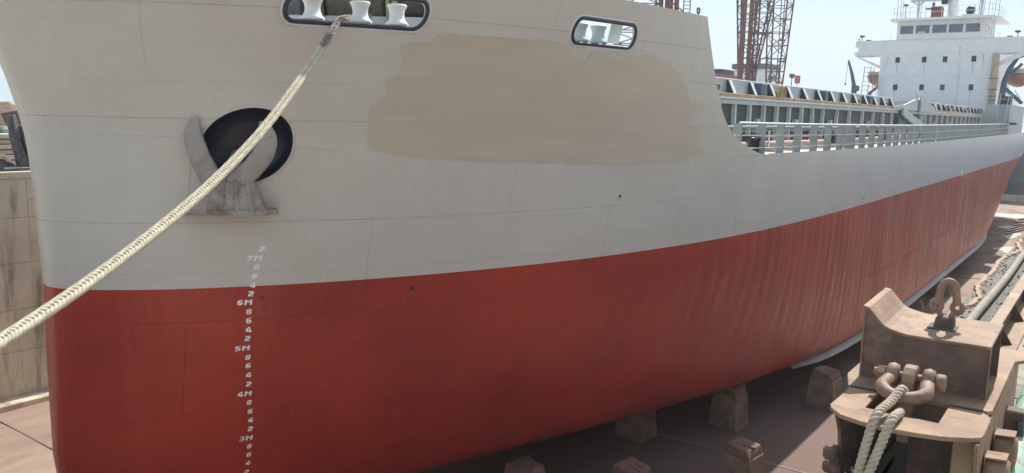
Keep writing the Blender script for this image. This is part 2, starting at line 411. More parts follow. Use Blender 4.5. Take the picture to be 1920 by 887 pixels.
def hull_normals(me, tol=.88):
    """smooth normals taken from the hull form, flat ones on cut edges"""
    me.update()
    nv = []
    cos = np.zeros(len(me.vertices) * 3); me.vertices.foreach_get('co', cos); cos = cos.reshape(-1, 3)
    e = .02; y, z = cos[:, 1], cos[:, 2]
    # keep the sample off the stem line, where the form is singular
    ys = np.maximum(y, stem(z) + .012)
    by = (half(ys + e * .4, z) - half(ys - .01, z)) / (e * .4 + .01); bz = (half(ys, z + e) - half(ys, np.maximum(z - e, rise(ys)))) / (z + e - np.maximum(z - e, rise(ys)))
    bz = np.where(z < rise(ys) + .9, (half(ys, z + .01) - half(ys, np.maximum(z - .01, rise(ys)))) / (z + .01 - np.maximum(z - .01, rise(ys))), bz)
    side = np.where(cos[:, 0] >= CX, 1.0, -1.0)
    an = np.stack([side, -by, -bz], 1); an /= np.linalg.norm(an, axis=1)[:, None]
    mid = np.abs(cos[:, 0] - CX) < .02
    an[mid] = np.array([0, -1, 0])
    ln = []
    for poly in me.polygons:
        fn = np.array(poly.normal)
        for vi in poly.vertices:
            a = an[vi]
            d = fn @ a
            ln.append(tuple(a) if d > tol else (tuple(-a) if d < -tol else tuple(fn)))
    me.polygons.foreach_set('use_smooth', [True] * len(me.polygons))
    me.normals_split_custom_set(ln)

ship = empty('cargo_ship', 'grey and red coastal cargo ship standing in the dry dock', 'ship')

dcols = [0, .006, .02, .05, .09, .15, .24, .37, .55, .8, 1.1, 1.4, 1.8, 2.3, 2.9, 3.5, 4.2, 5, 5.8, 6.7, 7.6, 8.6, 9.6, 10.7, 11.8, 13, 14.3, 15.7, 17.2, 19, 21, 23.5, 26.5, 30, 34]
acols = np.linspace(0, 1, 60)[1:]
# --- red bottom
vrow = [0, .01, .025, .045, .07, .1, .13, .17, .22, .28, .36, .44, .52, .6, .68, .76, .84, .92, 1.0]
rows = []
for v in vrow:
    r = []
    for d in dcols:
        z = v * WL
        y = float(stem(z)) + d
        r.append((y, z))
    yl = r[-1][0]
    for t in acols:
        r.append((yl + (float(aftY(v * WL)) - yl) * t, v * WL))
    # lift the row onto the rising bottom
    r2_ = []
    for q_, (y, z) in enumerate(r):
        z2 = float(rise(y)) + (WL - float(rise(y))) * (z / WL)
        r2_.append((float(stem(z2)) + dcols[q_] if q_ < len(dcols) else y, z2))
    r = r2_
    rows.append(r)
mb = MB()
for s in (1, -1):
    v_, f_ = shell(rows, s); mb.add(v_, f_, True)
# flat of bottom and transom
nb = len(rows[0])
b0 = [(CX + float(half(y, z)), y, z) for y, z in rows[0]]
mb.add(b0 + [(2 * CX - x, y, z) for x, y, z in b0], [(i, nb + i, nb + i + 1, i + 1) for i in range(nb - 1)])
te = [(float(half(r[-1][0] - .001, r[-1][1])), r[-1][0], r[-1][1]) for r in rows]
mb.add([(CX + b, y, z) for b, y, z in te] + [(CX - b, y, z) for b, y, z in te], [(i, i + 1, len(te) + i + 1, len(te) + i) for i in range(len(te) - 1)])
me = bpy.data.meshes.new('hull_bottom'); me.from_pydata(mb.v, [], mb.f); hull_normals(me)
o = link('hull_bottom', me, M_RED, ship); o['label'] = 'dark red antifouling bottom of the hull'

# --- grey side shell abaft the forecastle break
YB = 24.95
ycols = list(np.linspace(YB, 122, 150))
mb = MB()
for s in (1, -1):
    rows = []
    for t in np.linspace(0, 1, 12):
        rows.append([(min(y, 121.99), WL + (float(sheer(y)) + .03 - WL) * t) for y in ycols])
    v_, f_ = shell(rows, s); mb.add(v_, f_, True)
te = [(float(half(121.99, r[-1][1])), 121.99, r[-1][1]) for r in rows]
mb.add([(CX + b, y, z) for b, y, z in te] + [(CX - b, y, z) for b, y, z in te], [(i, i + 1, len(te) + i + 1, len(te) + i) for i in range(len(te) - 1)])
me = bpy.data.meshes.new('side_shell'); me.from_pydata(mb.v, [], mb.f); hull_normals(me)
o = link('side_shell', me, M_GREY, ship); o['label'] = 'grey painted side shell of the hull'

# --- grey bow shell with bulwark, cut for the fairleads and the anchor pocket
yaft = pchip([6.0, 8.78, 8.81, 8.97, 9.17, 9.52, 10.02, 10.65, 11.25, 12.32, 13.5], [YB, YB, 24.55, 23.74, 23.0, 22.26, 21.66, 21.16, 20.74, 20.02, 19.3])
zrows = list(np.linspace(WL, 8.78, 14)) + [8.80, 8.83, 8.88, 8.95, 9.05, 9.17] + list(np.linspace(9.32, 12.36, 20))
mb = MB()
for s in (1, -1):
    rows = []
    for z in zrows:
        sy = float(stem(z)); ya = float(yaft(z)); Lz = ya - sy
        rows.append([(sy + Lz * (d / 17.8), z) for d in [q for q in dcols if q < 17.2] + [17.8]])
    # sheer of the rail: raise the top rows towards the stem
    rows2 = []
    for i, r in enumerate(rows):
        k = max(0, (r[0][1] - 10.5) / 1.86)
        rr_ = []
        for y, z in r:
            z2 = z + k * .35 * max(0, (16 - y) / 10) ** 1.2
            rr_.append((y + (float(stem(z2)) - float(stem(z))) * max(0, 1 - (y - r[0][0]) / 8), z2))
        rows2.append(rr_)
    v_, f_ = shell(rows2, s); mb.add(v_, f_, True)
me = bpy.data.meshes.new('bow_raw'); me.from_pydata(mb.v, [], mb.f)
bm = bmesh.new(); bm.from_mesh(me); bmesh.ops.remove_doubles(bm, verts=bm.verts, dist=.0008); bmesh.ops.recalc_face_normals(bm, faces=bm.faces); bm.to_mesh(me); bm.free()
raw = bpy.data.objects.new('bow_raw', me); COL.objects.link(raw)
sol = raw.modifiers.new('s', 'SOLIDIFY'); sol.thickness = .045; sol.offset = -1
def stadium(cy, cz, hy, hz, n=12):
    pts = []
    for sgn, a0 in ((1, -90), (-1, 90)):
        for i in range(n + 1):
            a = R(a0 + 180 * i / n)
            pts.append((cy + sgn * (hy - hz * .75) + math.cos(a) * hz * .75, cz + math.sin(a) * hz))
    return pts
FAIR = [(10.55, 11.615, 1.10, .215), (16.0, 11.62, .97, .22)]
HAWSE = (9.42, 9.17, .63, .71)
def ellipse(cy, cz, ry, rz, n=40): return [(cy + ry * math.cos(2 * math.pi * i / n), cz + rz * math.sin(2 * math.pi * i / n)) for i in range(n)]
cutters = []
outl = [stadium(*FAIR[0]), stadium(*FAIR[1]), ellipse(*HAWSE)]
for side in (1, -1):
    for k, poly in enumerate(outl):
        cy = sum(p[0] for p in poly) / len(poly); cz = sum(p[1] for p in poly) / len(poly)
        nrm = hn(cy, cz); nrm.z = 0; nrm.normalize()
        lo, hi = [], []
        for (y, z) in poly:
            p = Vector((hx(y, z), y, z))
            a, b = p - nrm * .35, p + nrm * .35
            if side < 0: a.x, b.x = 2 * CX - a.x, 2 * CX - b.x
            lo.append(a); hi.append(b)
        n = len(poly)
        c = MB().add(lo + hi, [tuple(range(n)), tuple(range(n, 2 * n))] + [(i, (i + 1) % n, n + (i + 1) % n, n + i) for i in range(n)])
        co = c.build('cutter', None); cutters.append(co)
        bo = raw.modifiers.new('b', 'BOOLEAN'); bo.operation = 'DIFFERENCE'; bo.solver = 'EXACT'; bo.object = co
dg = bpy.context.evaluated_depsgraph_get()
me = bpy.data.meshes.new_from_object(raw.evaluated_get(dg)); me.name = 'bow_shell'
for c in cutters + [raw]:
    m_ = c.data; bpy.data.objects.remove(c); bpy.data.meshes.remove(m_)
me.materials.clear()
hull_normals(me)
o = link('bow_shell', me, M_GREY, ship); o['label'] = 'grey flared bow shell and forecastle bulwark'

# ------------------------------------------------------------------ the dock
QZ, FZ = 7.3, -1.4
DX0, DX1, DY0, DY1 = -32.7, -1.65, 2.3, 142.0
def sheet(name, quads, m):
    mb = MB()
    for q in quads: mb.add(q, [(0, 1, 2, 3)])
    return tag(mb.build(name, m), kind='structure')
def rect(x0, x1, y0, y1, z): return [(x0, y0, z), (x1, y0, z), (x1, y1, z), (x0, y1, z)]
# dock floor: gently uneven sheet
fb = MB(); nx, ny = 40, 150
fv = []
for j in range(ny + 1):
    for i in range(nx + 1):
        x = DX0 + (DX1 - DX0) * i / nx; y = DY0 + (DY1 - DY0) * j / ny
        fv.append((x, y, FZ + .012 * math.sin(x * 1.3 + y * .7) + .012 * math.sin(y * 1.9 - x * .4)))
fb.add(fv, [(j * (nx + 1) + i, j * (nx + 1) + i + 1, (j + 1) * (nx + 1) + i + 1, (j + 1) * (nx + 1) + i) for j in range(ny) for i in range(nx)], True)
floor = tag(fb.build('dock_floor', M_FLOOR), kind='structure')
# construction joints of the floor slab, shallow raised sealant strips
jb = MB()
for y in (12, 26, 40, 54, 68, 82, 96, 110, 124): jb.b(DX0, DX1, y - .05, y + .05, FZ - .05, FZ + .032)
jb.build('floor_joint', mat('joint_sealant', (.26, .21, .175), (.2, .155, .13), scale=2, rough=.8), floor)
# the ground: quays all round the dock, one sheet
ground = sheet('quay_ground', [rect(-.95, 2500, DY0, DY1, QZ), rect(-3000, DX0, DY0, DY1, QZ), rect(-3000, 2500, -1500, DY0, QZ), rect(-3000, 2500, DY1 + 1.2, 4000, QZ - .05)], M_QUAY)
sheet('quay_edge', [rect(DX1, -.95, 8.7, DY1, QZ - .004), rect(DX1, -.95, DY0, 8.7, QZ - .42),
                    [(-.95, DY0, QZ - .42), (-.95, 8.7, QZ - .42), (-.95, 8.7, QZ), (-.95, DY0, QZ)], [(DX1, 8.7, QZ - .42), (-.95, 8.7, QZ - .42), (-.95, 8.7, QZ), (DX1, 8.7, QZ)]], M_GRAVEL)
# near side wall and head wall (seen only from a step aside)
wb = MB(); wb.b(DX1, DX1 + .8, 8.7, DY1, FZ - .3, QZ - .01); wb.b(DX1, DX1 + .8, DY0, 8.69, FZ - .3, QZ - .43); wb.b(DX0 - .5, DX1 + .8, DY0 - .8, DY0 - .005, FZ - .3, QZ - .006)
tag(wb.build('dock_wall', M_CONC), 'concrete dock wall below the near quay', 'wall')
# far wall: cast in bays, with pour lines between them
fw = empty('dock_wall', 'stained concrete dock wall beyond the bow, cast in bays', 'wall')
MB().b(DX0 - .9, DX0 - .12, DY0, DY1, FZ - .3, QZ - .02).build('wall_core', M_CONC, fw)
rng = random.Random(3)
yy = DY0
while yy < 60:
    w = 2.35
    z = FZ
    for h in (1.95, 1.6, 1.75, 1.7, 1.68):
        z1 = min(z + h, QZ - .25)
        MB().b(DX0 - .13, DX0 + rng.uniform(-.012, .012), yy + .004, min(yy + w, 60) - .004, z + .006, z1 - .004).build('wall_panel', M_CONC, fw, .008)
        z = z1
    yy += w
MB().b(DX0 - .13, DX0, 60, DY1, FZ, QZ - .25).build('wall_panel', M_CONC, fw)
MB().b(DX0 - .9, DX0 + .05, DY0, DY1, QZ - .25, QZ + .004).build('coping', M_CONC, fw, .02)
# tie-bolt stubs in the far wall
for i in range(26):
    y = 9.5 + (i % 13) * 1.17; z = 6.35 - 1.6 * (i // 13)
    MB().box((DX0 + .03, y, z), (.1, .14, .12)).build('bolt_stub', M_CONC, fw)
kb = MB(); kb.b(DX0 + .02, DX0 + .75, DY0, DY1, FZ - .1, FZ + .22)
tag(kb.build('kerb', M_CONC, None, .03), kind='structure')
# dock gate closing the far end
gate = empty('dock_gate', 'blue grey steel dock gate closing the far end', 'gate')
MB().b(DX0 + .1, DX1 - .1, DY1, DY1 + 1.1, FZ - .2, QZ + .3).build('gate_plate', M_GATE, gate)
for i in range(12):
    x = DX0 + 1.6 + i * 2.55
    MB().b(x - .15, x + .15, DY1 - .35, DY1 - .003, FZ + 1.2, QZ).build('gate_rib', M_GATE, gate)
for z in (1.2, 3.4, 5.5):
    MB().b(DX0 + .3, DX1 - .3, DY1 - .5, DY1 - .352, z - .15, z + .15).build('gate_girder', M_GATE, gate)
MB().b(DX0 + .05, DX1 - .05, DY1 - 1.6, DY1 - .52, FZ - .1, FZ + .9).build('sill', M_CONC, gate, .04)

# puddles towards the stern, their white sky reflection put in as pale colour
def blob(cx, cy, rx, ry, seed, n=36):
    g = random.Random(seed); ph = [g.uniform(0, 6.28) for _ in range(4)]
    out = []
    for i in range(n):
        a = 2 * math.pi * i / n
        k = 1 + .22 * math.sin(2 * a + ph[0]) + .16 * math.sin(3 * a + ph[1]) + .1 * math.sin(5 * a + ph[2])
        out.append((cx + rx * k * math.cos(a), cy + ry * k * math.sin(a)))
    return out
for i, (x, y, rx, ry, lb) in enumerate([(-6.9, 85.5, 1.5, 2.2, 'broad puddle painted pale for the sky reflected in it, nearest of the four'), (-8.2, 97, .8, 2.0, 'small round puddle with painted sky reflection beside the shadow of the stern'), (-7.6, 104, 2.2, 2.4, 'long thin puddle with painted sky reflection abreast of the stern quarter'), (-10.2, 118, 1.9, 3.0, 'puddle with painted sky reflection just behind the stern')]):
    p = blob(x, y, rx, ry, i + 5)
    tag(MB().add([(a, b, FZ + .034) for a, b in p] + [(a, b, FZ - .02) for a, b in p], [tuple(range(36))] + [(k, (k + 1) % 36, 36 + (k + 1) % 36, 36 + k) for k in range(36)]).build('painted_sky_puddle', M_WATER), lb, 'patch', 'puddles painted pale as sky reflections on the dock floor')

# keel and side blocks
def keel_block(x, y, top, label, rz=0.0, s=1.0):
    k = empty('keel_block', label, 'block', 'blocks on the dock floor'); k.location = (x, y, FZ); k.rotation_euler.z = rz
    h = top - FZ; g = random.Random(int(x * 100 + y * 10))
    MB().box((0, 0, (h - .36) / 2), (1.15 * s, 1.05 * s, h - .36), top=(.80, .84)).build('concrete_base', M_BLOCK, k, .035, 2)
    c = MB(); w0, d0 = .44 * s, .42 * s
    top_ = [(-w0 * .85, -d0 * .9, h - .02), (w0 * .7, -d0, h - .10 - g.uniform(0, .05)), (w0 * .9, d0 * .8, h - .07), (-w0 * .7, d0, h - .01)]
    bot_ = [(-w0, -d0, h - .358), (w0, -d0, h - .358), (w0, d0, h - .358), (-w0, d0, h - .358)]
    c.add(bot_ + top_, [(0, 3, 2, 1), (4, 5, 6, 7), (0, 1, 5, 4), (1, 2, 6, 5), (2, 3, 7, 6), (3, 0, 4, 7)]).build('timber_cap', M_CAP, k, .03, 2)
    for q in range(4):
        MB().box((g.uniform(-.25, .25), g.uniform(-.2, .2), h - .07 + g.uniform(-.01, .01)), (g.uniform(.25, .5), .09, .05), rz=g.uniform(-.4, .4)).build('timber_splinter', M_CAP, k, .008)
    return k
for x, y, t, lb, rz in [(-8.35, 23.64, .12, 'pale concrete block with a ragged red timber cap, nearest the trolley', -0.12),
                        (-8.5, 32.9, .16, 'concrete block with red timber cap beside the notched end of the bilge keel', -0.12),
                        (-8.35, 41.5, .05, 'concrete block half hidden behind the steel saddle', -0.12),
                        (-10.7, 28.5, .28, 'concrete block standing in the shade right under the turn of the bilge', -0.12),
                        (-10.29, 20.11, .10, 'red topped block cut off by the bottom edge, right of two', -0.12),
                        (-12.56, 18.05, .20, 'dark red topped block cut off by the bottom edge, left of two', -0.12),
                        (-12.9, 25.4, .22, 'block almost lost in the dark under the hull', -0.12),
                        (-8.6, 50.5, .03, 'concrete block in the shade seen past the lifting shackle', .1),
                        (-8.7, 60.0, .03, 'concrete block farther aft under the bilge', .1)]:
    keel_block(x, y, t, lb, rz)
for i in range(5):
    y = 13.5 + i * 20
    keel_block(CX, y, float(rise(y)) - .004, '%s block from the bow on the keel line, deep in shade' % ('first', 'second', 'third', 'fourth', 'fifth')[i], 0, 1.1)

# ------------------------------------------------------------------ ship: decks, seams, keels
def deck_poly(ys, zf, inset):
    return [(CX + max(float(half(y, zf(y))) - inset, .01), y, zf(y)) for y in ys]
ys = [float(stem(11.2)) + d for d in (.06, .3, .8, 1.5, 2.5, 4, 6, 8, 10, 12)] + [20.3]
a = deck_poly(ys, lambda y: 11.22, .05)
n = len(a)
mb = MB().add(a + [(2 * CX - x, y, z) for x, y, z in a], [(i, i + 1, n + i + 1, n + i) for i in range(n - 1)])
mb.b(CX - 6.3, CX + 6.3, 20.2, 20.3, 8.8, 11.2)
mb.build('forecastle_deck', M_LGREY, ship)
ys = list(np.linspace(20.3, 121.9, 80))
a = deck_poly(ys, lambda y: float(sheer(y)) - .01, .03)
n = len(a)
MB().add(a + [(2 * CX - x, y, z) for x, y, z in a], [(i, i + 1, n + i + 1, n + i) for i in range(n - 1)]).build('main_deck', M_DECK, ship)
# weld seams: thin raised beads that follow the plating
def seam(pts, r=.007, m=None, name='weld_seam'):
    return MB().tube([hp(y, z, .001) for y, z in pts], r, 6).build(name, m or M_SEAM, ship)
M_SEAM = mat('seam_highlight_paint', (.62, .63, .64), (.5, .51, .52), scale=6, rough=.4)
M_SEAMR = mat('seam_red_paint', (.22, .04, .032), (.16, .032, .028), scale=6, rough=.5)
def line(y0, y1, z0, z1, n=30): return [(y0 + (y1 - y0) * i / n, z0 + (z1 - z0) * i / n) for i in range(n + 1)]
for l in (line(7.3, 10.9, 10.29, 10.35), line(7.35, 8.74, 9.36, 9.3), line(10.12, 10.9, 9.16, 9.11), line(7.25, 16.2, 6.76, 6.70), line(10.1, 17.0, 7.78, 7.56), line(17.6, 25, 7.1, 6.77), line(25.3, 29.7, 6.94, 6.9), line(12.1, 17.9, 11.34, 11.37), line(19.1, 20.9, 10.8, 10.74)):
    seam(l, .006)
seam([(y, float(sheer(y)) - .0) for y in np.linspace(18.5, 24.9, 24)], .007)
for l in (line(7.4, 16.2, 5.9, 5.96), line(7.4, 11.9, 5.2, 5.1), line(7.4, 12.4, 3.3, 3.33), line(26, 46, 5.3, 5.25), line(24, 60, 4.1, 4.0)):
    seam(l, .004, M_RED)
seam([(7.33 + .0, z) for z in np.linspace(3.3, 6.3, 14)], .004, M_RED)
seam([(8.0 - .28 * t, 10.5 + 1.2 * t) for t in np.linspace(0, 1, 8)], .006)
# fender line on the red near the stern
seam([(38 + 66 * t, 3.1 - 1.1 * math.sin(math.pi * min(1, t * 1.0)) * .25 + .6 * t) for t in np.linspace(0, 1, 60)], .02, M_SEAMR, 'rubbing_line')
# overboard holes
for y, z, r in ((12.54, 6.18, .05), (17.69, 7.93, .045), (35.9, 6.73, .07), (9.84, 6.21, .03), (9.88, 6.02, .02)):
    nn = hn(y, z)
    MB().lathe(hp(y, z, -.02), [(r, 0), (r, .025)], nn, 16).build('overboard_hole', M_NAVY, ship)
    MB().tube([hp(y, z, .006) + (nn.cross(Vector((0, 0, 1))).normalized() * math.cos(q) + Vector((0, 0, 1)) * math.sin(q)) * r * 1.15 for q in np.linspace(0, 2 * math.pi, 17)[:-1]], r * .2, 6, closed=True).build('hole_rim', M_RED if z < WL else M_GREY, ship)
# bilge keel
pts = []
for y in np.linspace(31.5, 92, 60):
    zc = float(rise(y)) + .30
    pts.append((y, zc))
mb = MB(); q = []
for i, (y, z) in enumerate(pts):
    p = Vector((hx(y, z), y, z)); f = min(1, .45 + i / 4, (len(pts) - 1 - i) / 3) * .30
    d_ = Vector((.80, 0, -.60))
    q.append((p - d_ * .05, p + d_ * max(f, .02)))
t_ = Vector((.012, 0, .016))
vs_ = [v for a_, b_ in q for v in (a_ + t_, b_ + t_, b_ - t_, a_ - t_)]
fs = []
for i in range(len(q) - 1):
    for k in range(4): fs.append((i * 4 + k, i * 4 + (k + 1) % 4, (i + 1) * 4 + (k + 1) % 4, (i + 1) * 4 + k))
fs += [(0, 1, 2, 3), tuple(len(vs_) - 4 + k for k in (3, 2, 1, 0))]
mb.add(vs_, fs)
o = mb.build('bilge_keel', M_SILVER, ship)

# painted-out patch where the name stood
PATCH = [(11.41, 11.09), (11.93, 11.18), (11.99, 11.34), (12.45, 11.32), (14.01, 11.34), (14.02, 11.36), (14.37, 11.36), (14.93, 11.3), (15.2, 11.08), (15.66, 11.07), (15.7, 11.25), (16.78, 11.22), (17.88, 11.27), (18.7, 11.09), (19.21, 10.89), (19.66, 10.52), (19.89, 10.26), (20.59, 10.2), (20.64, 10.05), (20.03, 9.84), (20.04, 9.67), (20.54, 9.59), (20.67, 9.19), (20.97, 8.88), (19.91, 8.74), (19.16, 8.71), (16.35, 8.74), (14.71, 8.81), (13.32, 8.87), (11.74, 9.0), (11.29, 9.16), (11.2, 9.61), (11.17, 9.94), (11.41, 10.16), (11.3, 10.41), (11.55, 10.57), (11.51, 10.82)]
def spans(z):
    xs = []
    for (y0, z0), (y1, z1) in zip(PATCH, PATCH[1:] + PATCH[:1]):
        if (z0 <= z) != (z1 <= z): xs.append(y0 + (y1 - y0) * (z - z0) / (z1 - z0))
    xs.sort()
    return list(zip(xs[::2], xs[1::2]))
mb = MB(); zz = 8.715; dz = .035
while zz < 11.35:
    for (a_, b_) in spans(zz + dz / 2):
        g = random.Random(int(zz * 1000)); a_ += g.uniform(-.03, .03); b_ += g.uniform(-.04, .04)
        n = max(2, int((b_ - a_) / .3))
        ysq = [a_ + (b_ - a_) * i / n for i in range(n + 1)]
        vs_ = [hp(y, zz, .003) for y in ysq] + [hp(y, zz + dz, .003) for y in ysq]
        mb.add(vs_, [(i, i + 1, n + 2 + i, n + 1 + i) for i in range(n)], True)
    zz += dz
me = bpy.data.meshes.new('paint_patch'); me.from_pydata(mb.v, [], mb.f)
bm = bmesh.new(); bm.from_mesh(me); bmesh.ops.remove_doubles(bm, verts=bm.verts, dist=.0005); bm.to_mesh(me); bm.free()
hull_normals(me)
o = link('paint_patch', me, M_TAN, ship); o['label'] = 'large ragged tan patch of overpaint on the grey bow'

# ------------------------------------------------------------------ draft marks
FONT = {'2': ["11110", "11111", "00011", "01111", "11110", "11000", "11111"], '3': ["11110", "00011", "00011", "01110", "00011", "00011", "11110"],
        '4': ["00110", "01110", "11010", "11011", "11111", "11111", "00011"], '5': ["11111", "11000", "11110", "11111", "00011", "11011", "11110"],
        '6': ["01111", "11000", "11110", "11111", "11011", "11011", "01110"], '7': ["11111", "11111", "00011", "00110", "00110", "01100", "01100"],
        '8': ["01110", "11011", "11011", "01110", "11011", "11011", "01110"], 'M': ["1100011", "1110111", "1111111", "1101011", "1100011", "1100011", "1100011"]}
def mark(txt, y, z, h=.106, slant=0.0, m=M_MARK, name='draft_mark'):
    """y is where the last character ends, z the middle of the row"""
    mb = MB(); c = h / 7
    adv = [len(FONT[ch][0]) + 1.6 for ch in txt]
    W = sum(adv) - 1.6; k = 0.0
    cs = c * 1.35
    for ch, ad in zip(txt, adv):
        for r_, row in enumerate(FONT[ch]):
            q = 0
            while q < len(row):
                if row[q] == '1':
                    q2 = q
                    while q2 < len(row) and row[q2] == '1': q2 += 1
                    za, zb = z + h / 2 - r_ * c, z + h / 2 - (r_ + 1) * c
                    def Yp(u, zq): return y + (u - W) * cs * .82 + slant * (zq - z)
                    vs_ = []
                    for (u, zq) in ((k + q, za), (k + q2, za), (k + q2, zb), (k + q, zb)):
                        yv = Yp(u, zq); vs_.append(hp(yv, zq, .0035))
                    mb.add(vs_, [(0, 1, 2, 3)]); q = q2
                else: q += 1
        k += ad
    return mb.build(name, m, ship)
MZ = [('2', 9.83, 7.19), ('7M', 9.80, 7.01), ('8', 9.77, 6.83), ('6', 9.75, 6.65), ('4', 9.735, 6.47), ('2', 9.71, 6.3), ('6M', 9.69, 6.13), ('8', 9.685, 5.94), ('6', 9.68, 5.76), ('4', 9.67, 5.58), ('2', 9.665, 5.4), ('5M', 9.67, 5.2), ('8', 9.70, 5.0), ('6', 9.72, 4.82), ('4', 9.745, 4.62), ('2', 9.765, 4.42), ('4M', 9.79, 4.21), ('8', 9.81, 4.01), ('6', 9.85, 3.8), ('4', 9.88, 3.6), ('2', 9.90, 3.4), ('3M', 9.92, 3.19), ('8', 9.93, 2.99), ('6', 9.95, 2.79), ('4', 9.975, 2.58), ('2', 9.99, 2.36)]
for t, y, z in MZ:
    mark(t, y, z, slant=.22 if z > 6.4 else .06)
# load line disc and midship figures, far down the side
yl, zl = 61.4, 6.62
ring = [hp(yl + .28 * math.cos(q), zl + .22 * math.sin(q), .01) for q in np.linspace(0, 2 * math.pi, 25)[:-1]]
MB().tube(ring, .025, 6, closed=True).build('load_line_disc', M_MARK, ship)
MB().bar(hp(yl - .42, zl, .008), hp(yl + .42, zl, .008), .01, .05).build('load_line_bar', M_MARK, ship)
for i in range(5): MB().bar(hp(63.1, 6.3 - i * .09 + .25, .008), hp(63.55, 6.3 - i * .09 + .25, .008), .01, .028).build('load_line_bar', M_MARK, ship)
for i, t in enumerate(('6M', '8', '6', '4', '2', '5M', '8', '6', '4', '2', '4M', '8', '6', '4')):
    mark(t, 62.9, 5.95 - i * .186, h=.10)

# ------------------------------------------------------------------ anchor pocket
cy, cz, ry, rz_ = HAWSE
nrm = hn(cy, cz); nrm.z *= .4; nrm.normalize()
pk = MB(); n = 40
rings = []
for (sc, dp) in ((1.0, .0), (.985, -.10), (.93, -.30), (.80, -.42), (.5, -.47), (.0, -.48)):
    ring = []
    for (y, z) in ellipse(cy, cz, ry * sc, rz_ * sc, n):
        ring.append(Vector((hx(y, z), y, z)) + nrm * (dp - (.045 if sc < 1 else .02)))
    rings.append(ring)
pk.add([v for r_ in rings for v in r_], [(i * n + j, i * n + (j + 1) % n, (i + 1) * n + (j + 1) % n, (i + 1) * n + j) for i in range(len(rings) - 1) for j in range(n)], True)
pocket = pk.build('anchor_pocket', M_NAVY, ship)
MB().tube([hp(y, z, .012) for y, z in ellipse(cy, cz, ry * 1.01, rz_ * 1.01, 48)], .022, 8, closed=True).build('pocket_rim', M_GREY, pocket)

# ------------------------------------------------------------------ anchor hanging in the pocket
anchor = empty('anchor', 'scaly grey stockless anchor housed at the dark round pocket', 'anchor')
ac = hp(9.35, 8.62, 0)
an = hn(9.35, 8.7); an.z = 0; an.normalize()
au = Vector((0, 0, 1)).cross(an).normalized()          # to the right as seen from outside
av = Vector((0, 0, 1))
def AP(u, v, w): return ac + au * u + av * v + an * w
# crown block: splays towards its base
def ablock(lo, hi, z0, z1, w0, w1):
    return [AP(lo[0], z0, w0), AP(lo[1], z0, w0), AP(lo[1], z0, w1), AP(lo[0], z0, w1), AP(hi[0], z1, w0), AP(hi[1], z1, w0), AP(hi[1], z1, w1 - .06), AP(hi[0], z1, w1 - .06)]
BX = [(0, 3, 2, 1), (4, 5, 6, 7), (0, 1, 5, 4), (1, 2, 6, 5), (2, 3, 7, 6), (3, 0, 4, 7)]
mb = MB().add(ablock((-.90, .50), (-.54, .27), -.66, -.08, -.02, .38), BX)
crown = mb.build('crown', M_ANCHOR, anchor, .04, 2)
for u in (-.58, -.30, -.02, .24):
    MB().bar(AP(u, -.62, .36), AP(-.1 + (u + .1) * .74, -.04, .30), .07, .07, up=tuple(an)).build('crown_rib', M_ANCHOR, crown, .015)
mb = MB()
pl = [(-1.0, -.04), (-.98, .28), (-.7, .38), (0.0, .44), (.45, .42), (.70, .26), (.66, -.04)]
mb.prism(pl, AP(0, -.70, 0), au, an, av, .085)
mb.build('tripping_palm', M_ANCHOR, crown, .02)
def fluke(path, name='fluke'):
    """path: (u, v, w, half width, half thickness)"""
    P4 = [np.array(q, float) for q in path]; path = []
    for i in range(len(P4) - 1):
        a0, a1, a2, a3 = P4[max(i - 1, 0)], P4[i], P4[i + 1], P4[min(i + 2, len(P4) - 1)]
        for t in (0, .25, .5, .75): path.append(tuple(.5 * (2 * a1 + (a2 - a0) * t + (2 * a0 - 5 * a1 + 4 * a2 - a3) * t * t + (3 * a1 - a0 - 3 * a2 + a3) * t ** 3)))
    path.append(tuple(P4[-1]))
    mb = MB(); vs_ = []; n = 16
    for i, (u, v, w, hw, ht) in enumerate(path):
        j0, j1 = max(i - 1, 0), min(i + 1, len(path) - 1)
        t = Vector((path[j1][0] - path[j0][0], path[j1][1] - path[j0][1])).normalized()
        sx, sy = t.y, -t.x
        for k in range(n):
            q = 2 * math.pi * k / n
            cs_, sn_ = math.copysign(abs(math.cos(q)) ** .6, math.cos(q)), math.copysign(abs(math.sin(q)) ** .6, math.sin(q))
            vs_.append(AP(u + sx * hw * cs_, v + sy * hw * cs_, w + ht * sn_))
    fs = [(i * n + k, i * n + (k + 1) % n, (i + 1) * n + (k + 1) % n, (i + 1) * n + k) for i in range(len(path) - 1) for k in range(n)]
    fs += [tuple(range(n)), tuple(range((len(path) - 1) * n, len(path) * n))]
    return mb.add(vs_, fs, True).build(name, M_FLUKE, anchor)
fluke([(-.30, -.30, .18, .19, .13), (-.41, -.12, .20, .19, .13), (-.51, .06, .22, .19, .125), (-.62, .31, .25, .18, .12), (-.71, .58, .27, .175, .10), (-.735, .79, .28, .145, .08), (-.71, .94, .28, .10, .055), (-.66, 1.02, .28, .05, .03), (-.64, 1.05, .28, .015, .012)])
fluke([(-.20, -.36, .12, .20, .13), (.03, -.07, .20, .20, .13), (.28, .17, .25, .195, .12), (.46, .42, .28, .19, .10), (.55, .66, .29, .165, .085), (.51, .85, .28, .12, .06), (.44, .96, .28, .06, .035), (.41, 1.0, .28, .015, .012)])
MB().tube([AP(-.14, -.3, .16), AP(-.12, .0, .10), AP(-.08, .22, -.06), AP(-.04, .36, -.36)], [.15, .14, .13, .12], 14).build('shank', M_ANCHOR, anchor)

